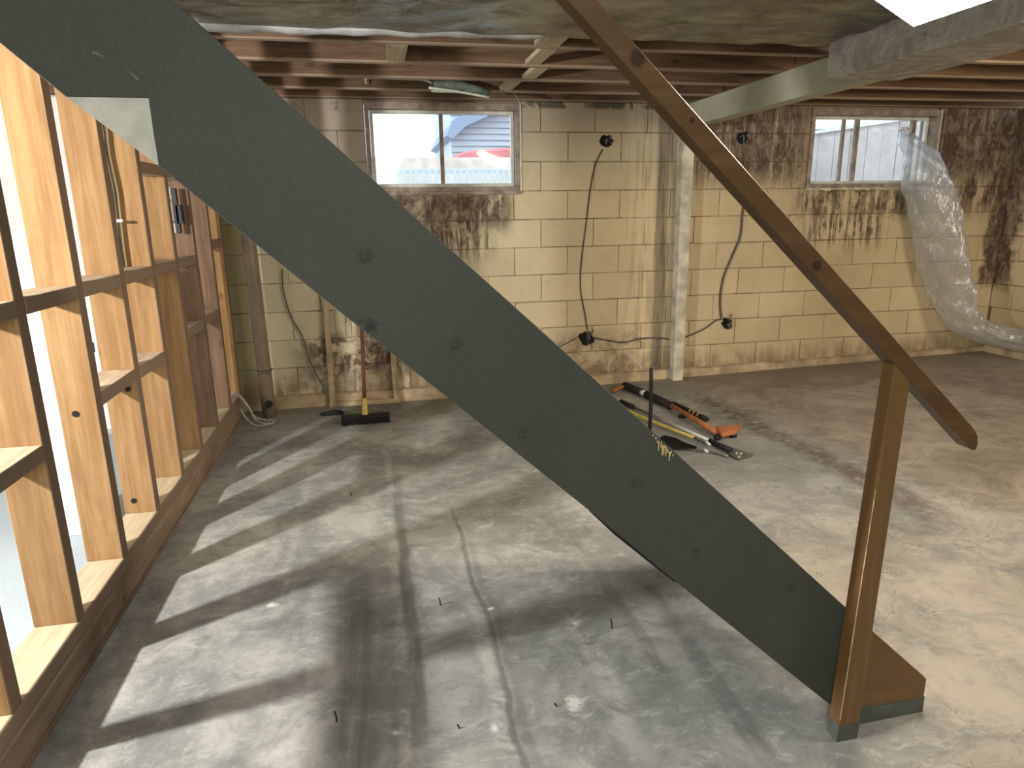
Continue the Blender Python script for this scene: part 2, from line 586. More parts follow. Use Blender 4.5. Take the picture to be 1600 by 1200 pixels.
MT['beam_white'] = plain('cream_beam_paint', (0.40, 0.40, 0.30), 0.95, 0, 0.10, 5)
MT['post'] = plain('flaking_white_paint', (0.50, 0.47, 0.37), 0.85, 0, 0.28, 10, 0.4)
MT['winwood'] = plain('weathered_frame_paint', (0.30, 0.245, 0.20), 0.8, 0, 0.3, 14, 0.3)
MT['sash'] = plain('white_sash_paint', (0.62, 0.62, 0.58), 0.6, 0, 0.12, 20)
MT['black'] = plain('black_plastic', (0.018, 0.018, 0.02), 0.55, 0, 0.3, 40)
MT['blackrubber'] = plain('black_foam', (0.022, 0.02, 0.02), 0.9, 0, 0.3, 60, 0.3)
MT['orange'] = plain('orange_paint', (0.42, 0.15, 0.06), 0.45, 0, 0.18, 25)
MT['yellow'] = plain('yellow_plastic', (0.62, 0.50, 0.13), 0.5, 0, 0.15, 30)
MT['silver'] = plain('bright_steel', (0.74, 0.75, 0.77), 0.35, 0.25, 0.08, 40)
MT['steel'] = plain('dull_steel', (0.22, 0.21, 0.20), 0.5, 0.7, 0.25, 40)
MT['white'] = plain('white_plastic', (0.80, 0.80, 0.78), 0.5, 0, 0.05, 20)
MT['pipe'] = plain('painted_pipe', (0.24, 0.19, 0.135), 0.3, 0, 0.15, 8, 0.1, 0.5)
MT['cable'] = plain('grey_cable', (0.10, 0.085, 0.07), 0.7, 0, 0.2, 20)
MT['cable_pale'] = plain('pale_cable', (0.42, 0.40, 0.36), 0.6, 0, 0.15, 20)
MT['cable_green'] = plain('green_grey_hose', (0.10, 0.14, 0.12), 0.5, 0, 0.2, 20)
MT['redwood'] = plain('reddish_broom_handle', (0.13, 0.05, 0.035), 0.5, 0, 0.3, 30)
MT['brass'] = plain('brass', (0.55, 0.40, 0.14), 0.4, 0.6, 0.2, 30)
MT['applwhite'] = plain('white_enamel', (0.85, 0.87, 0.88), 0.4, 0, 0.03, 8, 0)
MT['navy'] = plain('navy_print', (0.03, 0.03, 0.14), 0.6)
MT['redprint'] = plain('red_print', (0.6, 0.12, 0.10), 0.6)
MT['whitewall'] = plain('white_wall', (0.74, 0.75, 0.74), 0.85, 0, 0.06, 6)
MT['splinter'] = plain('raw_splinter', (0.58, 0.43, 0.20), 0.8)
MT['flatblack'] = plain('flat_black', (0.01, 0.01, 0.01), 0.8)


def mat_foil():
    M = Mat('grey_foil_sheet', 0.33, 0.85, 0.5)
    v = M.pos()
    n = M.noise(v, 5, 5, 0.6, (1, 1.6, 1), dist=1.0)
    n2 = M.noise(v, 2.2, 4, 0.6, off=(3, 3, 3))
    c = M.mix(n.step(0.35, 0.7), (0.40, 0.40, 0.34), (0.74, 0.76, 0.68))
    c = M.mix(n2.step(0.5, 0.7) * 0.6, c, (0.26, 0.21, 0.15))
    M.color(c)
    M.rough((0.16 + n * 0.3).clamp())
    M.bump(n + M.noise(v, 22, 4) * 0.25, 0.6, 0.02)
    return M.m


MT['foil'] = mat_foil()


def mat_glass():
    m_ = bpy.data.materials.new('window_glass')
    m_.use_nodes = True
    nt = m_.node_tree
    nt.nodes.clear()
    out = nt.nodes.new('ShaderNodeOutputMaterial')
    tr = nt.nodes.new('ShaderNodeBsdfTransparent')
    tr.inputs[0].default_value = (0.93, 0.96, 0.97, 1)
    gl = nt.nodes.new('ShaderNodeBsdfGlossy')
    gl.inputs['Roughness'].default_value = 0.05
    df = nt.nodes.new('ShaderNodeBsdfTranslucent')
    df.inputs[0].default_value = (0.8, 0.85, 0.9, 1)
    mx = nt.nodes.new('ShaderNodeMixShader')
    mx.inputs[0].default_value = 0.04
    mx2 = nt.nodes.new('ShaderNodeMixShader')
    mx2.inputs[0].default_value = 0.03
    nt.links.new(tr.outputs[0], mx.inputs[1])
    nt.links.new(gl.outputs[0], mx.inputs[2])
    nt.links.new(mx.outputs[0], mx2.inputs[1])
    nt.links.new(df.outputs[0], mx2.inputs[2])
    nt.links.new(mx2.outputs[0], out.inputs[0])
    return m_


def mat_polythene():
    m_ = bpy.data.materials.new('clear_polythene')
    m_.use_nodes = True
    nt = m_.node_tree
    nt.nodes.clear()
    N = nt.nodes.new
    L = nt.links.new
    out = N('ShaderNodeOutputMaterial')
    tr = N('ShaderNodeBsdfTransparent')
    tr.inputs[0].default_value = (0.95, 0.96, 0.97, 1)
    gl = N('ShaderNodeBsdfGlossy')
    gl.inputs['Roughness'].default_value = 0.18
    gl.inputs[0].default_value = (0.95, 0.97, 1, 1)
    tl = N('ShaderNodeBsdfTranslucent')
    tl.inputs[0].default_value = (0.75, 0.83, 0.92, 1)
    df = N('ShaderNodeBsdfDiffuse')
    df.inputs[0].default_value = (0.75, 0.8, 0.85, 1)
    geo = N('ShaderNodeNewGeometry')
    ns = N('ShaderNodeTexNoise')
    ns.inputs['Scale'].default_value = 22
    ns.inputs['Detail'].default_value = 5
    mp = N('ShaderNodeMapping')
    mp.inputs['Scale'].default_value = (1.6, 1.6, 0.5)
    L(geo.outputs['Position'], mp.inputs[0])
    L(mp.outputs[0], ns.inputs['Vector'])
    bp = N('ShaderNodeBump')
    bp.inputs['Strength'].default_value = 0.8
    bp.inputs['Distance'].default_value = 0.03
    L(ns.outputs[0], bp.inputs['Height'])
    L(bp.outputs[0], gl.inputs['Normal'])
    lw = N('ShaderNodeLayerWeight')
    lw.inputs['Blend'].default_value = 0.35
    a1 = N('ShaderNodeMixShader')
    a1.inputs[0].default_value = 0.5
    L(tl.outputs[0], a1.inputs[1])
    L(df.outputs[0], a1.inputs[2])
    a2 = N('ShaderNodeMixShader')
    a2.inputs[0].default_value = 0.45
    L(a1.outputs[0], a2.inputs[1])
    L(gl.outputs[0], a2.inputs[2])
    mr = N('ShaderNodeMapRange')
    mr.inputs[1].default_value = 0.0
    mr.inputs[2].default_value = 1.0
    mr.inputs[3].default_value = 0.30
    mr.inputs[4].default_value = 0.85
    L(lw.outputs['Facing'], mr.inputs[0])
    a3 = N('ShaderNodeMixShader')
    L(mr.outputs[0], a3.inputs[0])
    L(tr.outputs[0], a3.inputs[1])
    L(a2.outputs[0], a3.inputs[2])
    L(a3.outputs[0], out.inputs[0])
    return m_


MT['glass'] = mat_glass()
MT['poly'] = mat_polythene()


def mat_emit(name, c, s):
    m_ = bpy.data.materials.new(name)
    m_.use_nodes = True
    b = m_.node_tree.nodes['Principled BSDF']
    b.inputs['Base Color'].default_value = (0.8, 0.8, 0.8, 1)
    b.inputs['Emission Color'].default_value = (*c, 1)
    b.inputs['Emission Strength'].default_value = s
    return m_


# ------------------------------------------------------------------ room shell
YW = 5.0
XR = 5.25
XL = -3.3
YF = -2.2
ZC = 2.31
ZJ = 2.11

# floor as one slab, slightly rising to the right
bm = BM()
xs = [XL - 0.2, -1.1, 0.5, 1.5, 2.5, 3.5, 4.5, XR + 0.2]
ys = [YF - 0.2, 0, 1, 2, 3, 4, YW + 0.25]
top = [[bm.verts.new((a, b, fz(a))) for b in ys] for a in xs]
for i in range(len(xs) - 1):
    for j in range(len(ys) - 1):
        bm.faces.new((top[i][j], top[i + 1][j], top[i + 1][j + 1], top[i][j + 1]))
ext = bmesh.ops.extrude_face_region(bm, geom=list(bm.faces))
bmesh.ops.translate(bm, verts=[g for g in ext['geom'] if isinstance(g, bmesh.types.BMVert)], vec=(0, 0, -0.15))
struct(finish('floor', bm, MT['floor']))

# back wall: mortar backing with two window openings
WIN = [(0.0, 1.07), (3.36, 4.50)]
WZ0, WZ1 = 1.502, 2.095
bm = BM()
d0, d1 = YW + 0.004, YW + 0.20
box(bm, XL - 0.2, XR + 0.2, d0, d1, -0.1, WZ0)
cur = XL - 0.2
for a, b in WIN:
    box(bm, cur, a, d0, d1, WZ0, 2.11)
    cur = b
box(bm, cur, XR + 0.2, d0, d1, WZ0, 2.11)
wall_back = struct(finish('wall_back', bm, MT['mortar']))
bm = BM()
box(bm, XR + 0.006, XR + 0.2, YF - 0.2, YW + 0.006, -0.1, 2.11)
wall_right = struct(finish('wall_right', bm, MT['mortar']))

_blockmesh = {}


def block_mesh(w, h, var=0):
    k = (round(w, 3), round(h, 3), var)
    if k in _blockmesh:
        return _blockmesh[k]
    rr = random.Random(hash(k) & 0xffff)
    bm = BM()
    d = 0.012
    b = 0.003
    x, z = w / 2, h / 2
    j = lambda: rr.uniform(-0.0012, 0.0012)
    back = [bm.verts.new(p) for p in ((-x, d, -z), (x, d, -z), (x, d, z), (-x, d, z))]
    mid = [bm.verts.new((px + j(), b + j(), pz + j())) for px, pz in ((-x, -z), (x, -z), (x, z), (-x, z))]
    fr = [bm.verts.new((px + j(), j(), pz + j())) for px, pz in ((-x + b, -z + b), (x - b, -z + b), (x - b, z - b), (-x + b, z - b))]
    for i in range(4):
        k2 = (i + 1) % 4
        bm.faces.new((back[i], back[k2], mid[k2], mid[i]))
        bm.faces.new((mid[i], mid[k2], fr[k2], fr[i]))
    bm.faces.new(fr)
    bmesh.ops.recalc_face_normals(bm, faces=bm.faces)
    me = bpy.data.meshes.new('block')
    bm.to_mesh(me)
    bm.free()
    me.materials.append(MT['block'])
    _blockmesh[k] = me
    return me


COURSE = 0.2017
BLK = 0.403


def put_block(parent, u0, u1, z0, z1, side):
    if u1 - u0 < 0.02 or z1 - z0 < 0.02:
        return
    g = 0.003
    w, h = u1 - u0 - 2 * g, z1 - z0 - 2 * g
    me = block_mesh(w, h, random.randrange(3))
    o = bpy.data.objects.new('block', me)
    COL.objects.link(o)
    o.parent = parent
    pr = random.uniform(-0.0015, 0.0015)
    if side == 'back':
        o.location = ((u0 + u1) / 2, YW + pr, (z0 + z1) / 2)
    else:
        o.location = (XR + pr, (u0 + u1) / 2, (z0 + z1) / 2)
        o.rotation_euler = (0, 0, -math.pi / 2)


def subtract(z0, z1, segs):
    out = []
    for a, b in segs:
        cuts = [(a, b)]
        if z1 > WZ0 + 0.01:
            for wa, wb in WIN:
                nc = []
                for p, q in cuts:
                    if q <= wa or p >= wb:
                        nc.append((p, q))
                    else:
                        if p < wa:
                            nc.append((p, wa))
                        if q > wb:
                            nc.append((wb, q))
                cuts = nc
        out += cuts
    return out


for r in range(10):
    z0 = 0.092 + r * COURSE
    z1 = min(z0 + COURSE, 2.11)
    ph = 1.83 if r % 2 == 0 else 1.83 + BLK / 2
    k0 = math.floor((-1.9 - ph) / BLK)
    u = ph + k0 * BLK
    while u < XR:
        a, b = max(u, -2.0), min(u + BLK, XR)
        for p, q in subtract(z0, z1, [(a, b)]):
            put_block(wall_back, p, q, z0, z1, 'back')
        u += BLK
    ph2 = YW - (0.02 if r % 2 else BLK / 2)
    y1 = YW
    yy = ph2
    while y1 > 3.2:
        put_block(wall_right, yy, y1, z0, z1, 'right')
        y1 = yy
        yy -= BLK

# rendered curb at the foot of the walls
bm = BM()
xs = [-2.0 + 0.25 * i for i in range(30)]
xs = [x for x in xs if x < XR] + [XR]
for i in range(len(xs) - 1):
    a, b = xs[i], xs[i + 1]
    hexa(bm, [(a, YW - 0.035, -0.05), (b, YW - 0.035, -0.05), (b, YW + 0.02, -0.05), (a, YW + 0.02, -0.05),
              (a, YW - 0.03 - 0.006 * math.sin(a * 5), 0.088 + fz(a) * 0.5 + 0.004 * math.sin(a * 7)), (b, YW - 0.03 - 0.006 * math.sin(b * 5), 0.088 + fz(b) * 0.5 + 0.004 * math.sin(b * 7)),
              (b, YW + 0.02, 0.10 + fz(b) * 0.5), (a, YW + 0.02, 0.10 + fz(a) * 0.5)])
struct(finish('baseboard_back', bm, MT['curb']))
bm = BM()
box(bm, XR - 0.035, XR + 0.02, 1.5, YW - 0.03, 0.0, 0.16, 0.006)
struct(finish('baseboard_right', bm, MT['curb']))

# other walls of the basement, outside the picture
bm = BM()
box(bm, XL - 0.2, XL, YF - 0.2, YW + 0.2, -0.1, ZC)
struct(finish('wall_left', bm, MT['whitewall']))
bm = BM()
box(bm, XL - 0.2, XR + 0.2, YF - 0.2, YF, -0.1, ZC)
struct(finish('wall_front', bm, MT['mortar']))

# ceiling: boarded deck on joists
bm = BM()
box(bm, XL - 0.2, XR + 0.2, YF - 0.2, YW + 0.2, ZC, ZC + 0.05)
ceiling = struct(finish('ceiling', bm, MT['deck']))
jme = None
for k, y in enumerate((4.63, 4.22, 3.81, 3.39, 2.98, 2.57, 2.16, 1.75, 1.34, 0.93, 0.52)):
    for (xa, xb) in ((-3.3, 2.42), (2.42, XR)):
        bm = BM()
        dy = 0.012 if xa > 0 else 0.0
        box(bm, xa + 0.001, xb - 0.001, y + dy, y + dy + 0.045, ZJ + random.uniform(-0.003, 0.003), ZC, 0.002)
        finish('joist', bm, MT['joist'], ceiling)
bm = BM()
box(bm, XL, XR, YW - 0.02, YW + 0.03, 2.112, ZC, 0.003)
finish('rim_joist', bm, MT['joist'], ceiling)
bm = BM()
box(bm, XL, XR + 0.2, YW + 0.03, YW + 0.2, 2.10, ZC)
finish('sill_plate', bm, MT['joist'], ceiling)
# flat pale blocking between the joists
for (x0, x1, y0, y1, sk) in ((0.80, 0.92, 3.03, 3.388, 0.0), (0.85, 0.93, 3.437, 3.808, 0.0), (0.92, 1.00, 3.857, 4.218, 0.0),
                             (0.86, 0.94, 4.267, 4.628, 0.0), (0.13, 0.22, 3.437, 3.808, 0.0)):
    bm = BM()
    box(bm, x0, x1, y0, y1, ZJ + 0.006, ZJ + 0.075 if x0 < 0.2 else ZJ + 0.03, 0.002)
    finish('blocking', bm, MT['pale_timber'], ceiling)

# ------------------------------------------------------------------ windows
def window(name, x0, x1, bars, recess, sill_pale):
    w = bpy.data.objects.new(name, None)
    COL.objects.link(w)
    w.location = ((x0 + x1) / 2, YW, WZ0)
    struct(w)
    z0, z1 = WZ0, WZ1
    yb = YW + recess
    # outer timber frame
    fw = 0.034
    for (a, b, c, d) in ((x0, x1, z0, z0 + fw), (x0, x1, z1 - 0.05, z1), (x0, x0 + fw, z0 + fw, z1 - 0.05), (x1 - fw, x1, z0 + fw, z1 - 0.05)):
        bm = BM()
        box(bm, a + 0.001, b - 0.001, YW - 0.012, yb + 0.03, c + 0.001, d - 0.001, 0.003)
        finish('window_frame', bm, MT['winwood'], w)
    # sash
    sw = 0.024
    xa, xb, za, zb = x0 + fw, x1 - fw, z0 + fw, z1 - 0.05
    for (a, b, c, d) in ((xa, xb, za, za + sw), (xa, xb, zb - sw, zb), (xa, xa + sw, za + sw, zb - sw), (xb - sw, xb, za + sw, zb - sw)):
        bm = BM()
        box(bm, a + 0.0005, b - 0.0005, yb, yb + 0.03, c + 0.0005, d - 0.0005, 0.002)
        finish('sash', bm, MT['sash'], w)
    for bx, bw in bars:
        bm = BM()
        box(bm, bx - bw / 2, bx + bw / 2, yb - 0.004, yb + 0.028, za + sw, zb - sw, 0.002)
        finish('glazing_bar', bm, MT['winwood'], w)
    edges = [xa + sw] + [b for b, _ in bars] + [xb - sw]
    for a, b in zip(edges[:-1], edges[1:]):
        bm = BM()
        box(bm, a + 0.004, b - 0.004, yb + 0.012, yb + 0.015, za + sw, zb - sw)
        finish('pane', bm, MT['glass'], w)
    # rough mortar sill
    bm = BM()
    n = 22
    for i in range(n):
        a = x0 + (x1 - x0) * i / n
        b = x0 + (x1 - x0) * (i + 1) / n
        t = random.uniform(0.003, 0.012)
        box(bm, a, b, YW - 0.014 - t, YW + 0.02, z0 - 0.012 - random.uniform(0, 0.010), z0 + random.uniform(0.0, 0.004))
    finish('mortar_sill', bm, MT['post' if sill_pale else 'winwood'], w)
    bm = BM()
    box(bm, x1, x1 + 0.012, YW - 0.012, YW + 0.02, z0 + 0.0, z1, 0.002)
    finish('edge_bead', bm, MT['sash'], w)
    return w


window('window_1', 0.0, 1.07, [(0.52, 0.026)], 0.03, False)
w2 = window('window_2', 3.36, 4.50, [(3.70, 0.02), (3.82, 0.034), (4.33, 0.04)], 0.07, True)
# ------------------------------------------------------------------ outside
bm = BM()
box(bm, -12, 26, YW + 0.2, 40, 1.2, 1.42)
g = finish('ground_outside', bm, plain('yard_gravel', (0.40, 0.38, 0.34), 0.95))
struct(g)


def P(x, y, Y):
    """world point on the plane of depth Y behind reference pixel (for placing far things)"""
    v = R_ * ((x - 800) / 1065.2) + D_ * ((y - 600) / 1065.2) + F_
    v = v * (Y / v.y)
    return Vector((v.x, v.y, v.z + H))


m_side = plain('pale_blue_siding', (0.44, 0.49, 0.55), 0.7, 0, 0.05)
m_roof = plain('slate_blue_roof', (0.22, 0.30, 0.42), 0.8, 0, 0.1)
m_picket = plain('pale_picket', (0.60, 0.68, 0.72), 0.7, 0, 0.06)
m_low = plain('pale_garden_wall', (0.62, 0.54, 0.48), 0.9, 0, 0.15, 6)
m_red = plain('red_car_paint', (0.55, 0.16, 0.17), 0.5)
m_board = plain('grey_fence_panel', (0.42, 0.38, 0.37), 0.9, 0, 0.12, 5)

# picket fence seen through the left window
Yf = 7.0
a, b = P(560, 262, Yf), P(815, 262, Yf)
zb_, zt_ = P(690, 292, Yf).z, P(690, 262, Yf).z
fence = thing('picket_fence', 'low pale blue picket fence outside the left window', 'fence', (a.x, Yf, 1.42))
n = 27
pick = None
for i in range(n):
    x = a.x + (b.x - a.x) * i / (n - 1)
    if pick is None:
        bm = BM()
        prism(bm, [(x - 0.018, 1.42), (x + 0.018, 1.42), (x + 0.018, zt_ - 0.015), (x, zt_), (x - 0.018, zt_ - 0.015)], Yf, Yf + 0.02)
        pick = finish('picket', bm, m_picket, fence)
        px0 = x
    else:
        c = pick.copy()
        COL.objects.link(c)
        c.location = (x - px0, 0, 0)
for z in (zt_ - 0.03, 1.47):
    bm = BM()
    box(bm, a.x - 0.05, b.x + 0.05, Yf + 0.02, Yf + 0.05, z - 0.02, z + 0.02)
    finish('fence_rail', bm, m_picket, fence)
# garden wall
Yg = 9.0
a, b = P(550, 246, Yg), P(830, 246, Yg)
bm = BM()
box(bm, a.x, b.x, Yg, Yg + 0.2, 1.42, a.z)
gw = finish('garden_wall', bm, m_low)
tag(gw, 'low pale pinkish wall behind the picket fence outside the left window', 'wall')
# house with lap siding
Yh = 13.0
h0, h1 = P(706, 250, Yh), P(830, 150, Yh)
house = thing('neighbour_house', 'pale blue house with horizontal siding outside the left window', 'house', (h0.x, Yh, 1.42))
bm = BM()
box(bm, h0.x, h1.x + 2, Yh + 0.03, Yh + 3, 1.42, h1.z + 0.5)
finish('wall', bm, m_side, house)
z = 1.45
first = None
lap = 0.105
while z < h1.z + 0.4:
    if first is None:
        bm = BM()
        hexa(bm, [(h0.x, Yh - 0.02, z), (h1.x + 2, Yh - 0.02, z), (h1.x + 2, Yh + 0.03, z), (h0.x, Yh + 0.03, z),
                  (h0.x, Yh + 0.02, z + lap * 0.97), (h1.x + 2, Yh + 0.02, z + lap * 0.97), (h1.x + 2, Yh + 0.03, z + lap * 0.97), (h0.x, Yh + 0.03, z + lap * 0.97)])
        first = finish('siding_board', bm, m_side, house)
        zf = z
    else:
        c = first.copy()
        COL.objects.link(c)
        c.location = (0, 0, z - zf)
    z += lap
r0, r1, r2 = P(697, 212, Yh - 0.3), P(709, 186, Yh - 0.3), P(830, 165, Yh - 0.3)
bm = BM()
prism(bm, [(r0.x, r0.z), (r1.x, r1.z), (r2.x, r2.z + 0.3), (r2.x, r2.z + 0.15), (r1.x + 0.2, r1.z - 0.12), (r0.x + 0.12, r0.z - 0.05)], Yh - 0.3, Yh + 3)
finish('roof_edge', bm, m_roof, house)
# red car behind the wall
Yc = 10.5
c0, c1 = P(716, 245, Yc), P(792, 231, Yc)
car = thing('red_car', 'red car roof showing above the garden wall outside the left window', 'car', (c0.x, Yc, 1.42))
bm = BM()
prism(bm, [(c0.x - 0.1, 1.5), (c1.x + 2, 1.5), (c1.x + 2, c1.z), (c1.x, c1.z), (c0.x + 0.35, c1.z - 0.02), (c0.x + 0.1, c1.z - 0.05), (c0.x - 0.1, c0.z)], Yc, Yc + 1.6, bev=0.03)
finish('body', bm, m_red, car)
for wx in (c0.x + 0.35, c1.x + 1.4):
    bm = BM()
    bmesh.ops.create_cone(bm, cap_ends=True, segments=20, radius1=0.26, radius2=0.26, depth=0.18,
                          matrix=Matrix.Translation((wx, Yc + 0.02, 1.68)) @ Matrix.Rotation(math.pi / 2, 4, 'X'))
    finish('wheel', bm, MT['black'], car)

# outside the right window: sloping grey boarded fence, house behind
Yp = 6.8
q0, q1 = P(1255, 212, Yp), P(1480, 178, Yp)
pf = thing('board_fence', 'grey boarded fence with sloping white cap outside the right window', 'fence', (q0.x, Yp, 1.42))
n = 9
for i in range(n):
    xa = q0.x + (q1.x - q0.x) * i / n
    xb = q0.x + (q1.x - q0.x) * (i + 1) / n
    zt = lambda x: q0.z + (q1.z - q0.z) * (x - q0.x) / (q1.x - q0.x)
    bm = BM()
    prism(bm, [(xa + 0.004, 1.42), (xb - 0.004, 1.42), (xb - 0.004, zt(xb)), (xa + 0.004, zt(xa))], Yp + random.uniform(0, 0.01), Yp + 0.03)
    finish('board', bm, m_board, pf)
bm = BM()
prism(bm, [(q0.x, q0.z), (q1.x, q1.z), (q1.x, q1.z + 0.03), (q0.x, q0.z + 0.03)], Yp - 0.03, Yp + 0.06)
finish('cap', bm, MT['sash'], pf)
Yk = 12.0
k0, k1 = P(1230, 215, Yk), P(1350, 150, Yk)
hh = thing('green_shed', 'grey green shed wall beyond the fence outside the right window', 'shed', (k0.x, Yk, 1.42))
bm = BM()
box(bm, k0.x, k1.x, Yk, Yk + 2, 1.42, P(1290, 204, Yk).z)
finish('wall', bm, plain('green_grey_wall', (0.30, 0.36, 0.33), 0.9), hh)
bm = BM()
box(bm, k0.x - 0.2, k1.x + 0.3, Yk - 0.2, Yk + 2.2, P(1290, 204, Yk).z, P(1290, 196, Yk).z)
finish('roof', bm, plain('white_fascia', (0.6, 0.63, 0.62), 0.8), hh)

# ------------------------------------------------------------------ stud wall on the left
XI, XO = -0.963, -1.086
sw_ = thing('stud_wall', 'unlined pine stud partition with noggings along the left side', 'stud wall', (XI - 0.06, 2.8, 0))
ZP = 0.163
studs = [0.86, 1.27, 1.68, 2.085, 2.495, 2.905, 3.31, 3.70, 4.10, 4.50, 4.84]
ST = 0.052
for y in studs:
    bm = BM()
    lean = random.uniform(-0.006, 0.006)
    tp = ZJ - 0.05
    hexa(bm, [(XO, y, ZP), (XI, y, ZP), (XI, y + ST, ZP), (XO, y + ST, ZP),
              (XO, y + lean, tp), (XI, y + lean, tp), (XI, y + ST + lean, tp), (XO, y + ST + lean, tp)], 0.0025)
    finish('stud', bm, MT['stud_dark' if y in (4.10, 4.50) else 'stud'], sw_)
bm = BM()
box(bm, XO - 0.002, XI + 0.004, 0.4, 4.90, ZP - 0.05, ZP, 0.003)
finish('bottom_plate', bm, MT['plate_top'], sw_)
bm = BM()
box(bm, XO - 0.01, XI + 0.006, 0.4, 4.86, 0.012, ZP - 0.053, 0.006)
o = finish('lower_plate', bm, MT['stud_edge'], sw_)
bm = BM()
box(bm, XO + 0.01, XI + 0.012, 0.4, 4.84, 0.0, 0.012)
finish('packing_strip', bm, MT['stud_edge'], sw_)
bm = BM()
box(bm, XO, XI, 0.4, 4.95, ZJ - 0.05, ZJ - 0.004, 0.003)
finish('top_plate', bm, MT['nog'], sw_)


def nog(ya, yb, zc, tilt=0.0, x1=XI + 0.002):
    bm = BM()
    t = 0.0235
    hexa(bm, [(XO, ya, zc - t), (x1, ya, zc - t), (x1, yb, zc - t + tilt), (XO, yb, zc - t + tilt),
              (XO, ya, zc + t), (x1, ya, zc + t), (x1, yb, zc + t + tilt), (XO, yb, zc + t + tilt)], 0.003)
    finish('nogging', bm, MT['nog'], sw_)


for i in range(len(studs) - 1):
    if 0 <= i <= 7:
        nog(studs[i] + ST + 0.001, studs[i + 1] - 0.001, 1.135, random.uniform(-0.004, 0.004))
for i, z in ((0, 0.80), (1, 0.72), (2, 0.725), (4, 0.755), (5, 0.752), (7, 0.775), (8, 0.78), (9, 1.19)):
    nog(studs[i] + ST + 0.001, studs[i + 1] - 0.001, z, random.uniform(-0.006, 0.006))
# upper row, near the top
for i in (6, 7):
    nog(studs[i] + ST + 0.001, studs[i + 1] - 0.001, 1.58)
# bored holes in two studs (dark recess rings)
for (y, x, z) in ((2.495, -1.035, 0.72), (2.905, -1.045, 0.22), (2.905, -1.00, 0.70)):
    bm = BM()
    bmesh.ops.create_cone(bm, cap_ends=True, segments=14, radius1=0.011, radius2=0.011, depth=0.004,
                          matrix=Matrix.Translation((x, y - 0.001, z)) @ Matrix.Rotation(math.pi / 2, 4, 'X'))
    finish('bored_hole', bm, MT['flatblack'], sw_)

# ------------------------------------------------------------------ staircase
YS = 1.347          # front face of the near stringer
YB = 2.17           # back of the far stringer
ZU = lambda x: H + 0.06 - 0.939 * x
ZL = lambda x: H - 0.252 - 0.931 * x
stair = thing('staircase', 'steep open basement staircase with dark green stringer and varnished handrail', 'staircase', (1.14, 1.75, 0))
X0 = -0.95
XT = (H + 0.06 - (ZJ - 0.01)) / 0.939
tri = [(-0.483, ZL(-0.483)), (-0.483, H + 0.193), (-0.359, H + 0.193), (-0.359, ZL(-0.359))]
XE = 1.14
polyg = [(X0, ZJ - 0.01), (XT, ZJ - 0.01), (-0.141, ZU(-0.141) + 0.004), (0.33, ZU(0.33) + 0.006), (XE, ZU(XE)), (XE, 0.085), (1.115, 0.092),
         (0.646, ZL(0.646)), (0.45, ZL(0.45) + 0.004), (-0.036, ZL(-0.036)), (-0.359, ZL(-0.359)), (-0.359, H + 0.193), (-0.488, H + 0.193), (X0, ZL(X0))]
bm = BM()
prism(bm, polyg, YS, YS + 0.04, bev=0.0012)
stringer = finish('stringer', bm, MT['green'], stair)
bm = BM()
prism(bm, [(-0.488, H + 0.1925), (-0.3595, H + 0.1925), (-0.3595, ZL(-0.3595))], YS + 0.003, YS + 0.04)
finish('bare_panel', bm, MT['bare'], stair)['label'] = 'bare pale triangular patch of the stringer'
# varnished foot of the stringer
bm = BM()
prism(bm, [(1.141, 0.066), (1.405, 0.066), (1.405, ZU(1.403)), (1.395, ZU(1.390)), (1.141, ZU(1.141))], YS - 0.001, YS + 0.039, bev=0.0015)
finish('stringer_foot', bm, MT['baseboard'], stair)['label'] = 'brown varnished foot of the stringer'
bm = BM()
prism(bm, [(1.141, fz(1.2)), (1.407, fz(1.2)), (1.406, 0.069), (1.3, 0.064), (1.2, 0.068), (1.141, 0.062)], YS - 0.0025, YS + 0.041)
finish('painted_foot_band', bm, MT['graypaint'], stair)['label'] = 'grey painted band at the foot'
# far stringer, treads behind
bm = BM()
prism(bm, [(X0, ZJ - 0.01), (XT, ZJ - 0.01), (1.405, ZU(1.405)), (1.405, fz(1.4)), (1.12, fz(1.1) + 0.01), (X0, ZL(X0))], YB - 0.04, YB)
finish('far_stringer', bm, MT['green'], stair)
rise = 0.205
n = 0
z = rise
while z < 2.0:
    xc = (H + 0.06 - (z + 0.06)) / 0.939
    xc -= 0.0
    bm = BM()
    box(bm, xc - 0.225, xc + 0.0, YS + 0.041, YB - 0.041, z - 0.03, z, 0.003)
    finish('tread', bm, MT['graypaint'], stair)
    bm = BM()
    box(bm, xc - 0.225, xc - 0.205, YS + 0.041, YB - 0.041, z, z + rise - 0.03)
    finish('riser', bm, MT['graypaint'], stair)
    n += 1
    z += rise
bm = BM()
prism(bm, [(0.44, ZL(0.44) + 0.002), (0.50, ZL(0.50) - 0.006), (0.60, ZL(0.60) - 0.006), (0.655, ZL(0.655) - 0.004), (0.655, ZL(0.655) + 0.004), (0.44, ZL(0.44) + 0.006)], YS + 0.002, YS + 0.02)  # thin black strip standing in for the shadow gap under the stringer
finish('shadow_gap_strip', bm, MT['flatblack'], stair)['label'] = 'black strip for the shadow gap along the lower edge of the stringer'
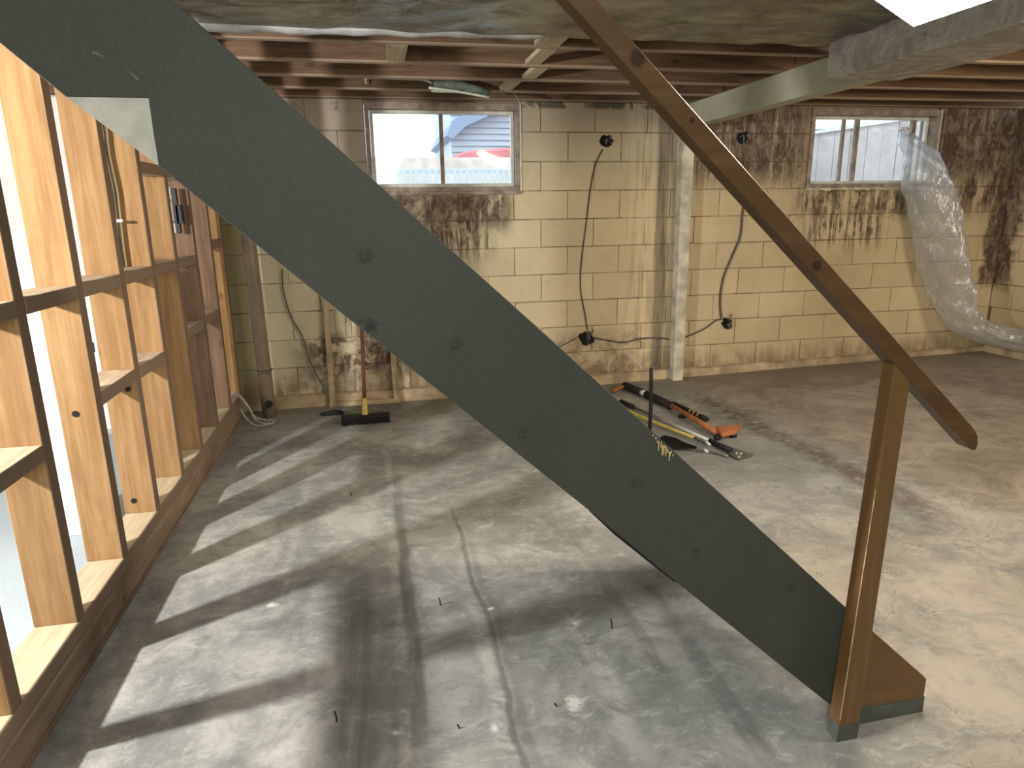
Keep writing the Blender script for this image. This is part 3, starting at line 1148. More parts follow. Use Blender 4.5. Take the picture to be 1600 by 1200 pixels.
# coach bolts through the stringer
for i, (x, z, r) in enumerate(((-0.015, -0.083, 0.0135), (0.152, -0.262, 0.0135), (0.284, -0.464, 0.013), (0.552, -0.600, 0.013), (0.702, -0.788, 0.006), (0.964, -0.917, 0.010))):
    bm = BM()
    n_ = 20
    prof = ((r, 0.0), (r * 0.92, 0.003), (r * 0.72, 0.0035), (r * 0.62, 0.001), (r * 0.42, 0.001), (r * 0.3, 0.003), (0.0, 0.0035))
    rings = []
    for (rr, h) in prof[:-1]:
        rings.append([bm.verts.new((x + rr * math.cos(2 * math.pi * k / n_), YS - h, H + z + rr * math.sin(2 * math.pi * k / n_))) for k in range(n_)])
    for p_, q_ in zip(rings[:-1], rings[1:]):
        for k in range(n_):
            bm.faces.new((p_[k], p_[(k + 1) % n_], q_[(k + 1) % n_], q_[k]))
    bm.faces.new(rings[-1])
    finish('bolt_head', bm, MT['green'], stair, smooth=False)
# splinters along the top edge of the stringer
for i in range(15):
    x = 0.585 + i * 0.0034 + random.uniform(-0.002, 0.002)
    ln = random.choice((0.004, 0.006, 0.009, 0.014, 0.022, 0.026)) if 1 < i < 13 else 0.004
    zt = ZU(x) - 0.001 + random.uniform(-0.006, 0.0)
    bm = BM()
    hexa(bm, [(x - 0.0006, YS - 0.002, zt - ln), (x + 0.0006, YS - 0.002, zt - ln), (x + 0.0006, YS, zt - ln), (x - 0.0006, YS, zt - ln),
              (x - 0.0012, YS - 0.002, zt), (x + 0.0012, YS - 0.002, zt), (x + 0.0012, YS + 0.001, zt), (x - 0.0012, YS + 0.001, zt)])
    finish('splinter', bm, MT['splinter'], stair)
# newel
YN = 1.304
zr = lambda x: H - 0.583 - 0.925 * (x - 1.39)      # rail underside
bm = BM()
za, zb2 = zr(1.142), zr(1.188)
hexa(bm, [(1.112, YN, 0.062), (1.172, YN, 0.062), (1.172, YS - 0.0026, 0.062), (1.112, YS - 0.0026, 0.062),
          (1.142, YN, za), (1.188, YN, zb2), (1.188, YS - 0.0026, zb2), (1.142, YS - 0.0026, za)], 0.0015)
finish('newel_post', bm, MT['newel'], stair)
bm = BM()
hexa(bm, [(1.1105, YN - 0.001, fz(1.14)), (1.172, YN - 0.001, fz(1.14)), (1.172, YS - 0.0025, fz(1.14)), (1.1105, YS - 0.0025, fz(1.14)),
          (1.112, YN - 0.001, 0.064), (1.173, YN - 0.001, 0.060), (1.173, YS - 0.0025, 0.060), (1.112, YS - 0.0025, 0.064)])
finish('newel_foot_band', bm, MT['graypaint'], stair)['label'] = 'grey painted foot of the newel post'
bm = BM()
e0, e1 = 0.08, 0.72
fx = lambda z: 1.112 + 0.030 * (z - 0.062) / 0.98
hexa(bm, [(fx(e0) + 0.0005, YN - 0.0006, e0), (fx(e0) + 0.0028, YN - 0.0006, e0), (fx(e0) + 0.0028, YN + 0.001, e0), (fx(e0) + 0.0005, YN + 0.002, e0),
          (fx(e1) + 0.0005, YN - 0.0006, e1), (fx(e1) + 0.0015, YN - 0.0006, e1), (fx(e1) + 0.0015, YN + 0.001, e1), (fx(e1) + 0.0005, YN + 0.002, e1)])
finish('worn_edge', bm, plain('worn_bare_wood', (0.52, 0.38, 0.19), 0.7, 0, 0.4, 30), stair)['label'] = 'pale worn corner of the newel post'
# handrail
bm = BM()
th = 0.052
xu = 0.02
prism(bm, [(xu, zr(xu)), (1.385, zr(1.385)), (1.397, zr(1.397) + 0.008), (1.402, zr(1.402) + 0.028), (1.397, zr(1.397) + 0.046), (1.385, zr(1.385) + th), (xu, zr(xu) + th)],
      YN, YN + 0.046, bev=0.002)
finish('handrail', bm, MT['rail'], stair)

# ------------------------------------------------------------------ beams and post
bm = BM()
box(bm, 2.33, 2.44, 3.00, YW - 0.002, H + 0.567, ZJ - 0.004, 0.003)
o = finish('timber_beam', bm, MT['beam_white'], None, (2.385, 4.0, H + 0.567))
tag(o, 'cream painted beam running from the boxed beam to the white post at the back wall', 'beam')
bm = BM()
box(bm, 2.085, 2.46, 0.2, 3.02, H + 0.555, ZJ - 0.004, 0.004)
M = Mat('worn_grey_cladding', 0.75, 0, 0.3)
v = M.pos()
n1 = M.noise(v, 6, 6, 0.7, (1, 1, 1), dist=1.2)
n2 = M.noise(v, 30, 5, 0.7)
c = M.mix(n1.step(0.35, 0.65), (0.26, 0.245, 0.215), (0.46, 0.43, 0.39))
c = M.mix(n2.step(0.55, 0.7) * 0.5, c, (0.13, 0.115, 0.10))
M.color(c)
M.bump(n1 + n2 * 0.5, 0.5, 0.006)
MT['clad'] = M.m
o = finish('boxed_beam', bm, MT['clad'], None, (2.27, 1.6, H + 0.555))
tag(o, 'wide grey boxed-in beam passing overhead beside the bright lamp', 'beam')
pt = thing('post', 'flaking white timber post standing against the back wall under the cream beam', 'post', (2.31, 4.93, fz(2.3)))
bm = BM()
hexa(bm, [(2.268, 4.885, fz(2.3)), (2.352, 4.885, fz(2.3)), (2.352, 4.963, fz(2.3)), (2.268, 4.963, fz(2.3)),
          (2.262, 4.885, H + 0.565), (2.352, 4.885, H + 0.565), (2.352, 4.998, H + 0.565), (2.262, 4.998, H + 0.565)], 0.003)
finish('shaft', bm, MT['post'], pt)
bm = BM()
tube(bm, [(2.352, 4.89, 1.1), (2.358, 4.885, 1.11), (2.352, 4.88, 1.12)], 0.003, 6, 3)
finish('nail_hook', bm, MT['steel'], pt)

# ------------------------------------------------------------------ lamp by the beam
lampT = thing('ceiling_lamp', 'bright tilted square lamp hanging beside the grey boxed beam', 'lamp', tuple(LAMP_C))
u = Vector((-0.14, 0, 0.067)).normalized()
wv = Vector((0, -1, 0))
nn = u.cross(wv)
if nn.z > 0:
    nn = -nn
SZ = 0.34


def slab(bm, c, a0, a1, b0, b1, h0, h1):
    P_ = []
    for h in (h0, h1):
        for (s, t) in ((a0, b0), (a1, b0), (a1, b1), (a0, b1)):
            P_.append(tuple(c + u * s + wv * t + nn * h))
    hexa(bm, P_)


bm = BM()
slab(bm, LAMP_C, 0.004, SZ - 0.004, 0.004, SZ - 0.004, -0.004, 0.0)
finish('diffuser', bm, mat_emit('lamp_glow', (1.0, 0.83, 0.62), 60), lampT)
bm = BM()
slab(bm, LAMP_C, 0.0, SZ, 0.0, SZ, -0.03, -0.006)
finish('housing', bm, MT['white'], lampT)
for (s, t) in ((0.17, 0.05), (0.17, 0.29)):
    p = LAMP_C + u * s + wv * t - nn * 0.028
    bm = BM()
    tube(bm, [tuple(p), (p.x, p.y, ZJ - 0.002)], 0.003, 6, 0)
    finish('hanging_wire', bm, MT['steel'], lampT)

# ------------------------------------------------------------------ foil sheet under the near joists
bm = BM()
nx, ny = 90, 46
rr = random.Random(3)
waves = [(rr.uniform(2, 14), rr.uniform(2, 14), rr.uniform(0, 6.28), rr.uniform(0.0015, 0.005)) for _ in range(14)]


def foilz(x, y):
    s = 0
    for a_, b_, p_, k_ in waves:
        s += abs(math.sin(a_ * x + b_ * y + p_)) * k_
    return ZJ - 0.006 - s * 0.75


grid = []
fx0, fx1, fy0, fy1 = -0.62, 2.07, 2.19, 3.06
for i in range(nx + 1):
    row = []
    for j in range(ny + 1):
        x = fx0 + (fx1 - fx0) * i / nx
        y = fy0 + (fy1 - fy0) * j / ny
        row.append(bm.verts.new((x, y, foilz(x, y))))
    grid.append(row)
for i in range(nx):
    for j in range(ny):
        bm.faces.new((grid[i][j], grid[i + 1][j], grid[i + 1][j + 1], grid[i][j + 1]))
bmesh.ops.solidify(bm, geom=list(bm.faces), thickness=0.001)
foilT = thing('foil_sheet', 'crinkled grey green foil sheet stapled under the near joists', 'sheet', (0.7, 2.6, ZJ))
finish('sheet', bm, MT['foil'], foilT, smooth=True)
bm = BM()
pts = []
for i in range(24):
    x = -0.62 + i * 0.06
    pts.append((x, 3.06 + 0.004 * math.sin(i), ZJ - 0.026 + 0.003 * math.sin(i * 1.7)))
tube(bm, pts, 0.021, 10, 2, rfun=lambda t: 0.028 * (1 - 0.55 * t))
o = finish('rolled_edge', bm, plain('silver_foil_roll', (0.42, 0.43, 0.44), 0.4, 0.5, 0.2, 14, 0.4), foilT, smooth=True)
o['label'] = 'rolled silver edge of the foil'

# ------------------------------------------------------------------ pipe work and odds at the ceiling
bm = BM()
c0 = P(572, 131, 4.55)
pts = [P(573, 131, 4.60), P(572, 122, 4.58), P(590, 122, 4.57), P(640, 124, 4.57), P(662, 125, 4.57), P(676, 130, 4.57)]
tube(bm, pts, 0.0065, 8, 3)
o = finish('conduit', bm, MT['cable_pale'], None, tuple(pts[2]), True)
tag(o, 'thin pale conduit fixed across a joist left of the hanging sleeve', 'conduit')
sl = thing('insulation_sleeve', 'torn pale green pipe sleeve hanging from the joists above the left window', 'pipe sleeve', tuple(P(715, 135, 4.5)))
bm = BM()
tube(bm, [P(678, 133, 4.5), P(705, 134, 4.5), P(735, 139, 4.5), P(766, 146, 4.5)], 0.03, 12, 5, rfun=lambda t: 0.017 + 0.028 * math.sin(math.pi * min(1, t * 0.9 + 0.1)), squash=0.8)
finish('sleeve', bm, plain('green_grey_foam', (0.13, 0.16, 0.14), 0.7, 0, 0.35, 20, 0.4), sl, smooth=True)
bm = BM()
tube(bm, [P(670, 137, 4.44), P(715, 143, 4.44), P(765, 152, 4.44)], 0.008, 8, 4)
finish('lip', bm, plain('pale_green_lip', (0.50, 0.58, 0.46), 0.6), sl, smooth=True)
bm = BM()
tube(bm, [P(674, 142, 4.45), P(690, 143, 4.45), P(712, 143, 4.45)], 0.017, 6, 3, squash=0.3)
finish('torn_flap', bm, plain('pale_green_flap', (0.42, 0.50, 0.40), 0.7), sl)
bm = BM()
tube(bm, [P(803, 145, 4.95), P(808, 152, 4.98), P(811, 160, 4.985)], 0.004, 6, 3)
o = finish('ceiling_wire', bm, MT['cable_pale'], None, tuple(P(808, 152, 4.98)))
tag(o, 'short pale wire end at the top right corner of the left window', 'wire')

# ------------------------------------------------------------------ pipe, cords at the left
pp = thing('waste_pipe', 'brownish vertical pipe with round access cap at the left of the back wall', 'pipe', (-0.80, 4.78, 0))
bm = BM()
tube(bm, [(-0.775, 4.80, 0.0), (-0.79, 4.80, 1.0), (-0.80, 4.80, 2.10)], 0.046, 24, 3)
finish('pipe', bm, MT['pipe'], pp, smooth=True)
bm = BM()
bmesh.ops.create_cone(bm, cap_ends=True, segments=24, radius1=0.043, radius2=0.038, depth=0.05,
                      matrix=Matrix.Translation((-0.775, 4.755, 0.285)) @ Matrix.Rotation(math.pi / 2, 4, 'X'))
finish('access_cap', bm, MT['pipe'], pp)
bm = BM()
tube(bm, [(-0.776 + 0.050 * math.cos(t), 4.80 + 0.050 * math.sin(t), 0.335) for t in [k * math.pi / 6 for k in range(13)]], 0.004, 6, 0, caps=False)
finish('collar', bm, MT['cable'], pp)
bm = BM()
bmesh.ops.create_cone(bm, cap_ends=True, segments=16, radius1=0.028, radius2=0.022, depth=0.04,
                      matrix=Matrix.Translation((-0.768, 4.745, 0.10)) @ Matrix.Rotation(math.pi / 2, 4, 'X'))
finish('side_socket', bm, MT['black'], pp)
zc = lambda *a: [tuple(p) for p in a]
for i, path in enumerate((
        [(-1.02, 4.85, 0.178), (-0.95, 4.74, 0.185), (-0.90, 4.70, 0.13), (-0.86, 4.68, 0.05), (-0.80, 4.68, 0.012), (-0.72, 4.66, 0.008)],
        [(-1.03, 4.81, 0.178), (-0.95, 4.70, 0.19), (-0.88, 4.65, 0.12), (-0.84, 4.63, 0.03), (-0.77, 4.60, 0.008), (-0.73, 4.62, 0.008), (-0.76, 4.66, 0.02)],
        [(-0.93, 4.62, 0.12), (-0.89, 4.60, 0.05), (-0.84, 4.58, 0.01), (-0.78, 4.57, 0.008), (-0.75, 4.60, 0.02), (-0.80, 4.64, 0.03)])):
    bm = BM()
    tube(bm, path, 0.006, 8, 6)
    if i == 0:
        cc = thing('cord_coil', 'tangle of pale cords at the foot of the brownish pipe', 'cord', (-0.85, 4.66, 0))
    finish('cord', bm, MT['cable_pale'], cc, smooth=True)

# painted conduit frame behind the broom
fr = thing('timber_strips', 'cream painted timber strips framing a low stained patch of wall behind the broom', 'frame', (-0.12, 4.95, 0))
bm = BM()
hexa(bm, [(-0.375, 4.93, 0.03), (-0.335, 4.93, 0.03), (-0.335, 4.96, 0.03), (-0.375, 4.96, 0.03),
          (-0.36, 4.965, 1.3), (-0.325, 4.965, 1.3), (-0.325, 4.995, 1.3), (-0.36, 4.995, 1.3)], 0.002)
finish('upright', bm, MT['curb'], fr)
bm = BM()
hexa(bm, [(0.085, 4.935, 0.03), (0.125, 4.935, 0.03), (0.125, 4.96, 0.03), (0.085, 4.96, 0.03),
          (0.075, 4.97, 0.62), (0.112, 4.97, 0.62), (0.112, 4.995, 0.62), (0.075, 4.995, 0.62)], 0.002)
finish('upright', bm, MT['curb'], fr)
bm = BM()
box(bm, -0.38, 0.13, 4.93, 4.96, 0.0, 0.035, 0.002)
finish('bottom_strip', bm, MT['curb'], fr)
bm = BM()
tube(bm, [P(441, 420, 4.98), P(443, 455, 4.98), P(455, 495, 4.98), P(472, 525, 4.98), P(485, 565, 4.975), P(500, 595, 4.965), P(506, 604, 4.95)], 0.0045, 7, 5)
o = finish('wall_cable', bm, MT['cable'], None, tuple(P(472, 525, 4.98)), True)
tag(o, 'thin dark cable drooping down the wall between the pipe and the cream strip', 'cable')

# broom
br = thing('broom', 'push broom with black head and dark red handle leaning at the back wall', 'broom', (-0.115, 4.50, 0))
bm = BM()
tube(bm, [(-0.118, 4.545, 0.14), (-0.10, 4.74, 0.80), (-0.095, 4.93, 1.42)], 0.0125, 10, 2)
finish('handle', bm, MT['redwood'], br, smooth=True)
bm = BM()
tube(bm, [(-0.120, 4.49, 0.045), (-0.120, 4.515, 0.075), (-0.119, 4.535, 0.115), (-0.118, 4.55, 0.155)], 0.022, 10, 3, rfun=lambda t: 0.024 - 0.010 * t)
finish('socket', bm, MT['yellow'], br, smooth=True)
bm = BM()
box(bm, -0.275, 0.045, 4.455, 4.52, 0.035, 0.06, 0.006)
finish('head', bm, MT['black'], br)
bm = BM()
for i in range(64):
    for j in range(4):
        x = -0.272 + i * 0.00497
        y = 4.460 + j * 0.017
        dx, dy = random.uniform(-0.006, 0.006), random.uniform(-0.012, 0.006)
        hexa(bm, [(x - 0.002 + dx, y - 0.002 + dy, 0.001), (x + 0.002 + dx, y - 0.002 + dy, 0.001), (x + 0.002 + dx, y + 0.002 + dy, 0.001), (x - 0.002 + dx, y + 0.002 + dy, 0.001),
                  (x - 0.002, y - 0.002, 0.036), (x + 0.002, y - 0.002, 0.036), (x + 0.002, y + 0.002, 0.036), (x - 0.002, y + 0.002, 0.036)])
o = finish('bristles', bm, MT['blackrubber'], br)
o['kind'] = 'stuff'
bm = BM()
bmesh.ops.create_icosphere(bm, subdivisions=3, radius=1)
for vv in bm.verts:
    p = vv.co
    k = 1 + 0.25 * math.sin(5 * p.x + 3 * p.y) + 0.15 * math.sin(9 * p.y + 4 * p.x)
    vv.co = Vector((-0.335 + p.x * 0.075 * k, 4.74 + p.y * 0.04 * k, max(0.002, 0.012 + p.z * 0.016 * k)))
o = finish('black_rag', bm, MT['blackrubber'], None, (-0.335, 4.74, 0.0), True)
tag(o, 'small crumpled black rag on the floor left of the broom', 'rag')

# ------------------------------------------------------------------ wall boxes and cables on the back wall
def wall_box(x, z, r, label, seed):
    rr = random.Random(seed)
    t = thing('junction_box', label, 'junction box', (x, YW, z), 'junction boxes on the back wall')
    bm = BM()
    n = 12
    a = []
    b = []
    for k in range(n):
        ang = 2 * math.pi * k / n
        q = r * rr.uniform(0.72, 1.22)
        a.append(bm.verts.new((x + q * math.cos(ang), YW + 0.004, z + q * math.sin(ang))))
        q2 = q * rr.uniform(0.7, 0.85)
        b.append(bm.verts.new((x + q2 * math.cos(ang), YW - 0.022 - rr.uniform(0, 0.012), z + q2 * math.sin(ang))))
    for k in range(n):
        bm.faces.new((a[k], a[(k + 1) % n], b[(k + 1) % n], b[k]))
    cc_ = bm.verts.new((x, YW - 0.01, z))
    for k in range(n):
        bm.faces.new((b[k], b[(k + 1) % n], cc_))
    bm.faces.new(a[::-1])
    finish('box', bm, MT['flatblack'], t)
    bm = BM()
    for k in range(5):
        p0 = Vector((x + rr.uniform(-0.5, 0.5) * r, YW - 0.012, z + rr.uniform(-0.5, 0.5) * r))
        p1 = p0 + Vector((rr.uniform(-0.4, 0.4) * r, -0.025, rr.uniform(-0.6, 0.6) * r))
        p2 = p1 + Vector((rr.uniform(-0.4, 0.4) * r, 0.02, rr.uniform(-0.6, 0.6) * r))
        tube(bm, [p0, p1, p2], 0.006, 6, 3)
    finish('wire_ends', bm, MT['steel'], t)
    return t


wall_box(P(948, 221, YW).x, P(948, 221, YW).z, 0.052, 'black junction box high on the wall between left window and post', 1)
wall_box(P(916, 529, YW).x, P(916, 529, YW).z, 0.060, 'black junction box low on the wall left of the white post', 2)
wall_box(P(1135, 505, YW).x, P(1135, 505, YW).z, 0.050, 'black junction box low on the wall right of the white post', 3)
wall_box(P(1160, 215, YW).x, P(1160, 215, YW).z, 0.046, 'black junction box high on the stained wall right of the white post', 4)


def wall_cable(name, pts, r, label, mat='cable', Y=YW - 0.008):
    bm = BM()
    q = [P(a, b, Y) for a, b in pts]
    tube(bm, q, r, 8, 6)
    o = finish(name, bm, MT[mat], None, tuple(q[len(q) // 2]), True)
    tag(o, label, 'cable', 'cables on the back wall')


wall_cable('wall_cable', [(942, 233), (930, 260), (922, 300), (916, 350), (909, 405), (907, 450), (914, 490), (918, 515)], 0.005,
           'long thin dark cable hanging between the two boxes left of the post')
wall_cable('wall_cable', [(930, 528), (950, 532), (975, 535), (1000, 529), (1030, 528), (1044, 530)], 0.006,
           'black cable running from the low left box to the post')
wall_cable('wall_cable', [(1070, 527), (1085, 521), (1103, 512), (1118, 501), (1128, 499)], 0.006,
           'short black cable between the post and the low right box')
wall_cable('wall_cable', [(1160, 226), (1165, 265), (1164, 300), (1160, 334), (1156, 370), (1143, 402), (1130, 435), (1125, 470), (1127, 497)], 0.0085,
           'thick grey cable hanging from the high box right of the post to the low one')
wall_cable('wall_cable', [(905, 525), (890, 534), (870, 543), (855, 540)], 0.004, 'thin cable leading left from the low box behind the stringer')

# ------------------------------------------------------------------ polythene tube at the right window
bm = BM()
cl = [(1414, 196, 4.985), (1413, 208, 4.97), (1424, 228, 4.88), (1437, 255, 4.82), (1449, 295, 4.78), (1461, 345, 4.76), (1472, 400, 4.74), (1486, 450, 4.72), (1506, 500, 4.66), (1545, 520, 4.58), (1600, 533, 4.48), (1670, 550, 4.36)]
pts = [P(a, b, c) for a, b, c in cl]
rads = [0.055, 0.04, 0.13, 0.185, 0.19, 0.19, 0.195, 0.19, 0.17, 0.15, 0.15, 0.15]


def rad(t):
    s = t * (len(rads) - 1)
    i = min(int(s), len(rads) - 2)
    f = s - i
    f = f * f * (3 - 2 * f)
    return rads[i] * (1 - f) + rads[i + 1] * f


seg = 44
tube(bm, pts, 0.15, seg, 9, caps=False, rfun=rad, squash=0.55)
ax = smooth_path(pts, 9)
for vi, vv in enumerate(list(bm.verts)):
    ring, k = divmod(vi, seg)
    c_ = ax[min(ring, len(ax) - 1)]
    d = vv.co - c_
    a_ = 2 * math.pi * k / seg
    s = 1 + 0.06 * math.sin(5 * a_ + ring * 0.22) + 0.05 * math.sin(9 * a_ - ring * 0.35 + 1) + 0.035 * math.sin(ring * 0.9 + 3 * a_)
    vv.co = c_ + d * s
    if vv.co.y > YW - 0.02:
        vv.co.y = YW - 0.02 - random.uniform(0, 0.004)
    if vv.co.x > XR - 0.06:
        vv.co.x = XR - 0.06
pt_ = thing('polythene_tube', 'clear crinkled polythene tube hanging from the right window down to the right', 'plastic tube', tuple(pts[4]))
finish('film', bm, MT['poly'], pt_, smooth=True)
bm = BM()
c_ = P(1413, 203, 4.97)
tube(bm, [(c_.x + 0.05 * math.cos(t), c_.y - 0.01 + 0.02 * math.sin(t), c_.z + 0.012 * math.sin(2 * t)) for t in [k * math.pi / 8 for k in range(17)]], 0.007, 6, 0, caps=False)
finish('gathered_neck', bm, MT['white'], pt_, smooth=True)

# ------------------------------------------------------------------ tools on the floor
def FP(x, y, h=0.02):
    """point at height h over the slab behind reference pixel"""
    v = R_ * ((x - 800) / 1065.2) + D_ * ((y - 600) / 1065.2) + F_
    zz = h
    for _ in range(4):
        k = (zz - H) / v.z
        zz = fz(v.x * k) + h
    return Vector((v.x * k, v.y * k, zz))


def bar(name, pts, r, mat, parent, seg=10, rfun=None, squash=None):
    bm = BM()
    tube(bm, pts, r, seg, 2, rfun=rfun, squash=squash)
    return finish(name, bm, mat, parent, smooth=True)


p = [FP(957, 611, 0.015), FP(976, 602, 0.03), FP(1003, 613, 0.03), FP(1010, 616, 0.03), FP(1049, 634, 0.03), FP(1120, 676, 0.03)]
t = thing('orange_pry_bar', 'long orange floor tool with black foam grips lying behind the staircase', 'tool', tuple(p[2] - Vector((0, 0, 0.03))))
bar('tip', [p[0], (p[0] + p[1]) / 2, p[1]], 0.022, MT['orange'], t, squash=0.5)
bar('foam_grip', [p[1], p[2]], 0.027, MT['blackrubber'], t)
bar('white_band', [p[2], p[3]], 0.022, MT['white'], t)
bar('foam_grip', [p[3], p[4]], 0.028, MT['blackrubber'], t)
bar('shaft', [p[4], p[5]], 0.017, MT['orange'], t)
e = FP(1154, 671, 0.035)
s_ = FP(1128, 683, 0.02)
bm = BM()
a1, a2 = FP(1118, 672, 0.028), FP(1128, 684, 0.028)
b1, b2 = FP(1158, 670, 0.028), FP(1150, 679, 0.028)
hexa(bm, [a1, a2, b2, b1] + [v + Vector((0, 0, 0.028)) for v in (a1, a2, b2, b1)], 0.004)
finish('foot_plate', bm, MT['orange'], t)
for q in (FP(1121, 684, 0.016), FP(1146, 680, 0.016)):
    bm = BM()
    bmesh.ops.create_cone(bm, cap_ends=True, segments=14, radius1=0.017, radius2=0.017, depth=0.03,
                          matrix=Matrix.Translation(q) @ Matrix.Rotation(math.pi / 2, 4, 'Y'))
    finish('wheel', bm, MT['black'], t)

t = thing('black_rod', 'dark rod with brass bands lying behind the orange tool', 'tool', tuple(FP(1080, 643, 0)))
a, b = FP(1052, 630, 0.02), FP(1105, 655, 0.02)
bar('rod', [a, b], 0.015, MT['black'], t)
for k in (0.52, 0.62, 0.74):
    c = a.lerp(b, k)
    d = a.lerp(b, k + 0.05)
    bar('brass_band', [c, d], 0.0175, MT['brass'], t)
c = FP(1063, 651, 0.012)
bar('side_handle', [FP(1060, 650, 0.012), FP(1072, 651, 0.012)], 0.012, MT['black'], t)

t = thing('long_scraper', 'silver-handled floor scraper with flat black blade nearest the staircase', 'scraper', tuple(FP(1050, 663, 0)))
p = [FP(970, 627, 0.02), FP(990, 636, 0.02), FP(1035, 656, 0.02), FP(1109, 689, 0.02), FP(1142, 704, 0.02)]
bar('end_grip', [p[0], p[1]], 0.016, MT['blackrubber'], t)
bar('dull_shaft', [p[1], p[2]], 0.0095, MT['steel'], t)
bar('bright_shaft', [p[2], p[3]], 0.011, MT['silver'], t)
bar('coupling', [p[3], p[4]], 0.016, MT['black'], t)
bm = BM()
q = [FP(1140, 700, 0.006), FP(1138, 711, 0.006), FP(1155, 719, 0.006), FP(1177, 712, 0.006)]
hexa(bm, q + [v + Vector((0, 0, 0.008)) for v in q], 0.001)
bl = finish('blade', bm, MT['steel'], t)
for (a, b) in ((1151, 708), (1158, 709), (1155, 714)):
    bm = BM()
    c = FP(a, b, 0.014)
    bmesh.ops.create_cone(bm, cap_ends=True, segments=10, radius1=0.006, radius2=0.005, depth=0.006, matrix=Matrix.Translation(c + Vector((0, 0, 0.002))))
    finish('screw', bm, MT['silver'], bl)

t = thing('yellow_pole', 'yellow tapered pole lying beside the silver scraper', 'pole', tuple(FP(1040, 665, 0)))
p = [FP(974, 638, 0.02), FP(1010, 655, 0.02), FP(1085, 684, 0.02), FP(1106, 692, 0.02)]
bar('pole', p[:3], 0.011, MT['yellow'], t, rfun=lambda s: 0.013 - 0.004 * s)
bar('ferrule', p[2:], 0.009, MT['steel'], t)
bar('joint', [FP(1103, 690, 0.03), FP(1109, 695, 0.03)], 0.008, MT['white'], t)

t = thing('black_shovel', 'small black spade with thin neck lying at the edge of the stringer', 'spade', tuple(FP(1062, 697, 0)))
bm = BM()
ctr = [FP(a, b, 0.012) for a, b in ((1028, 685), (1040, 690), (1055, 697), (1072, 700), (1088, 702))]
wd = [0.05, 0.075, 0.07, 0.045, 0.015]
rings = []
for i, (c, w) in enumerate(zip(ctr, wd)):
    d = (ctr[min(i + 1, 4)] - ctr[max(i - 1, 0)]).normalized()
    s2 = d.cross(Vector((0, 0, 1))).normalized()
    rings.append([bm.verts.new(c + s2 * w * k + Vector((0, 0, 0.012 * abs(k)))) for k in (-1, -0.5, 0, 0.5, 1)])
for i in range(4):
    for k in range(4):
        bm.faces.new((rings[i][k], rings[i][k + 1], rings[i + 1][k + 1], rings[i + 1][k]))
bmesh.ops.solidify(bm, geom=list(bm.faces), thickness=0.004)
finish('blade', bm, MT['black'], t)
bar('neck', [FP(1086, 702, 0.015), FP(1103, 704, 0.012), FP(1122, 709, 0.01), FP(1138, 713, 0.008)], 0.006, MT['steel'], t)
bar('collar', [FP(1100, 702, 0.02), FP(1105, 706, 0.02)], 0.008, MT['white'], t)

bm = BM()
c = FP(1015, 674, 0.0)
tube(bm, [c, (c.x + 0.002, c.y, c.z + 0.2), (c.x - 0.006, c.y, c.z + 0.405)], 0.012, 8, 2)
o = finish('floor_stake', bm, MT['black'], None, tuple(c), True)
tag(o, 'dark steel pipe stub standing upright out of the floor among the tools', 'pipe')

# ------------------------------------------------------------------ bent nails in the floor
for i, (x, y, h, lab) in enumerate(((688, 946, 0.03, 'bent nail sticking up left of the middle of the shadowed floor'),
                                    (956, 982, 0.036, 'tallest bent nail sticking up from the floor near the stringer'),
                                    (526, 1128, 0.036, 'bent nail in the floor nearest the bottom left of the stair shadow'),
                                    (549, 775, 0.02, 'short nail in the floor between the light patches'),
                                    (717, 1138, 0.012, 'nail stub in a white chip right of the dark floor stain'),
                                    (869, 1104, 0.010, 'nail stub in the middle of the white burst on the floor'))):
    c = FP(x, y, 0.0)
    bm = BM()
    tube(bm, [c - Vector((0, 0, 0.002)), c + Vector((0.0, 0, h * 0.5)), c + Vector((-0.004, 0.001, h))], 0.0022, 6, 3)
    o = finish('floor_nail', bm, MT['flatblack'], None, tuple(c))
    tag(o, lab, 'nail', 'nails left in the floor slab')

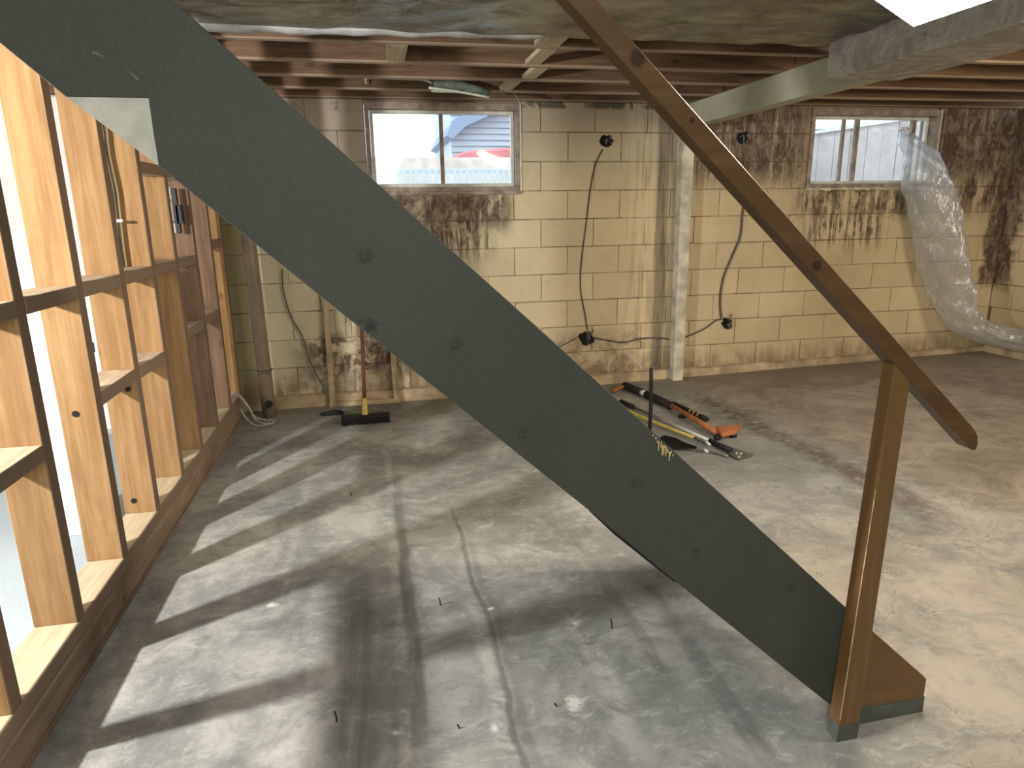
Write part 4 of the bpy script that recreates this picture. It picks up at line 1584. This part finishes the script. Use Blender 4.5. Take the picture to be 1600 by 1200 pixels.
# ------------------------------------------------------------------ in and behind the stud wall
hc = thing('bay_cable', 'grey green cable clipped to a stud in the left partition', 'cable', (-1.03, 2.86, 1.2))
bm = BM()
hp = [P(a, b, 3.27) for a, b in ((154, 175), (160, 230), (166, 262), (174, 300), (179, 345), (183, 380), (189, 421))]
tube(bm, hp, 0.008, 8, 5)
finish('cable', bm, MT['cable_green'], hc, smooth=True)
bm = BM()
hp2 = [v + Vector((0.012, 0.012, 0)) for v in hp]
tube(bm, hp2, 0.005, 8, 5)
finish('cable', bm, MT['cable_green'], hc, smooth=True)
c = P(181, 345, 3.26)
bm = BM()
box(bm, c.x - 0.028, c.x + 0.03, c.y - 0.014, c.y - 0.002, c.z - 0.006, c.z + 0.006, 0.002)
finish('clip', bm, MT['white'], hc)

sp = thing('pipe_bracket', 'dark bracket with short white pipe pieces fixed in the stud bay', 'bracket', (-1.0, 3.98, 1.45))
for (y0, y1, r) in ((292, 312, 0.011), (315, 345, 0.008), (349, 364, 0.012)):
    bm = BM()
    a, b = P(262 + (y0 - 292) * 0.14, y0, 3.95), P(262 + (y1 - 292) * 0.14, y1, 3.95)
    tube(bm, [a, b], r, 10, 0)
    finish('pipe_piece', bm, MT['white'], sp, smooth=False)
bm = BM()
a, b = P(268, 297, 4.02), P(276, 320, 4.02)
box(bm, P(267, 297, 4.03).x, P(274, 297, 4.03).x, 4.03, 4.06, P(270, 365, 4.03).z, P(270, 294, 4.03).z, 0.002)
box(bm, P(274, 330, 4.03).x, P(285, 330, 4.03).x, 4.03, 4.06, P(280, 350, 4.03).z, P(280, 320, 4.03).z, 0.002)
finish('backplate', bm, MT['black'], sp)

bm = BM()
box(bm, -1.50, -1.27, 3.10, 3.145, 0.0, 1.27, 0.004)  # added board that blocks the work lamp from the far studs
o = finish('shading_board', bm, MT['applwhite'], None, (-1.385, 3.12, 0))
tag(o, 'narrow white board added in the next room to shade the studs behind it', 'board')
sk = thing('white_sack', 'white printed sack standing far back in the next room behind the studs', 'sack', (-1.80, 4.68, 0))
bm = BM()
box(bm, -2.0, -1.60, 4.60, 4.76, 0.0, 0.98, 0.05)
finish('sack', bm, MT['applwhite'], sk)
c = P(139, 543, 4.596)
bm = BM()
box(bm, c.x - 0.03, c.x + 0.03, 4.592, 4.60, c.z - 0.03, c.z + 0.03)
finish('printed_patch', bm, MT['navy'], sk)
c = P(134, 516, 4.596)
bm = BM()
box(bm, c.x - 0.02, c.x + 0.02, 4.592, 4.60, c.z - 0.04, c.z + 0.04)
finish('printed_patch', bm, MT['redprint'], sk)
bm = BM()
box(bm, XL + 0.01, -1.25, 4.84, 4.94, 0.0, 2.08, 0.01)
struct(finish('wall_far_left', bm, MT['whitewall'], None, (-2.2, 4.88, 0)))
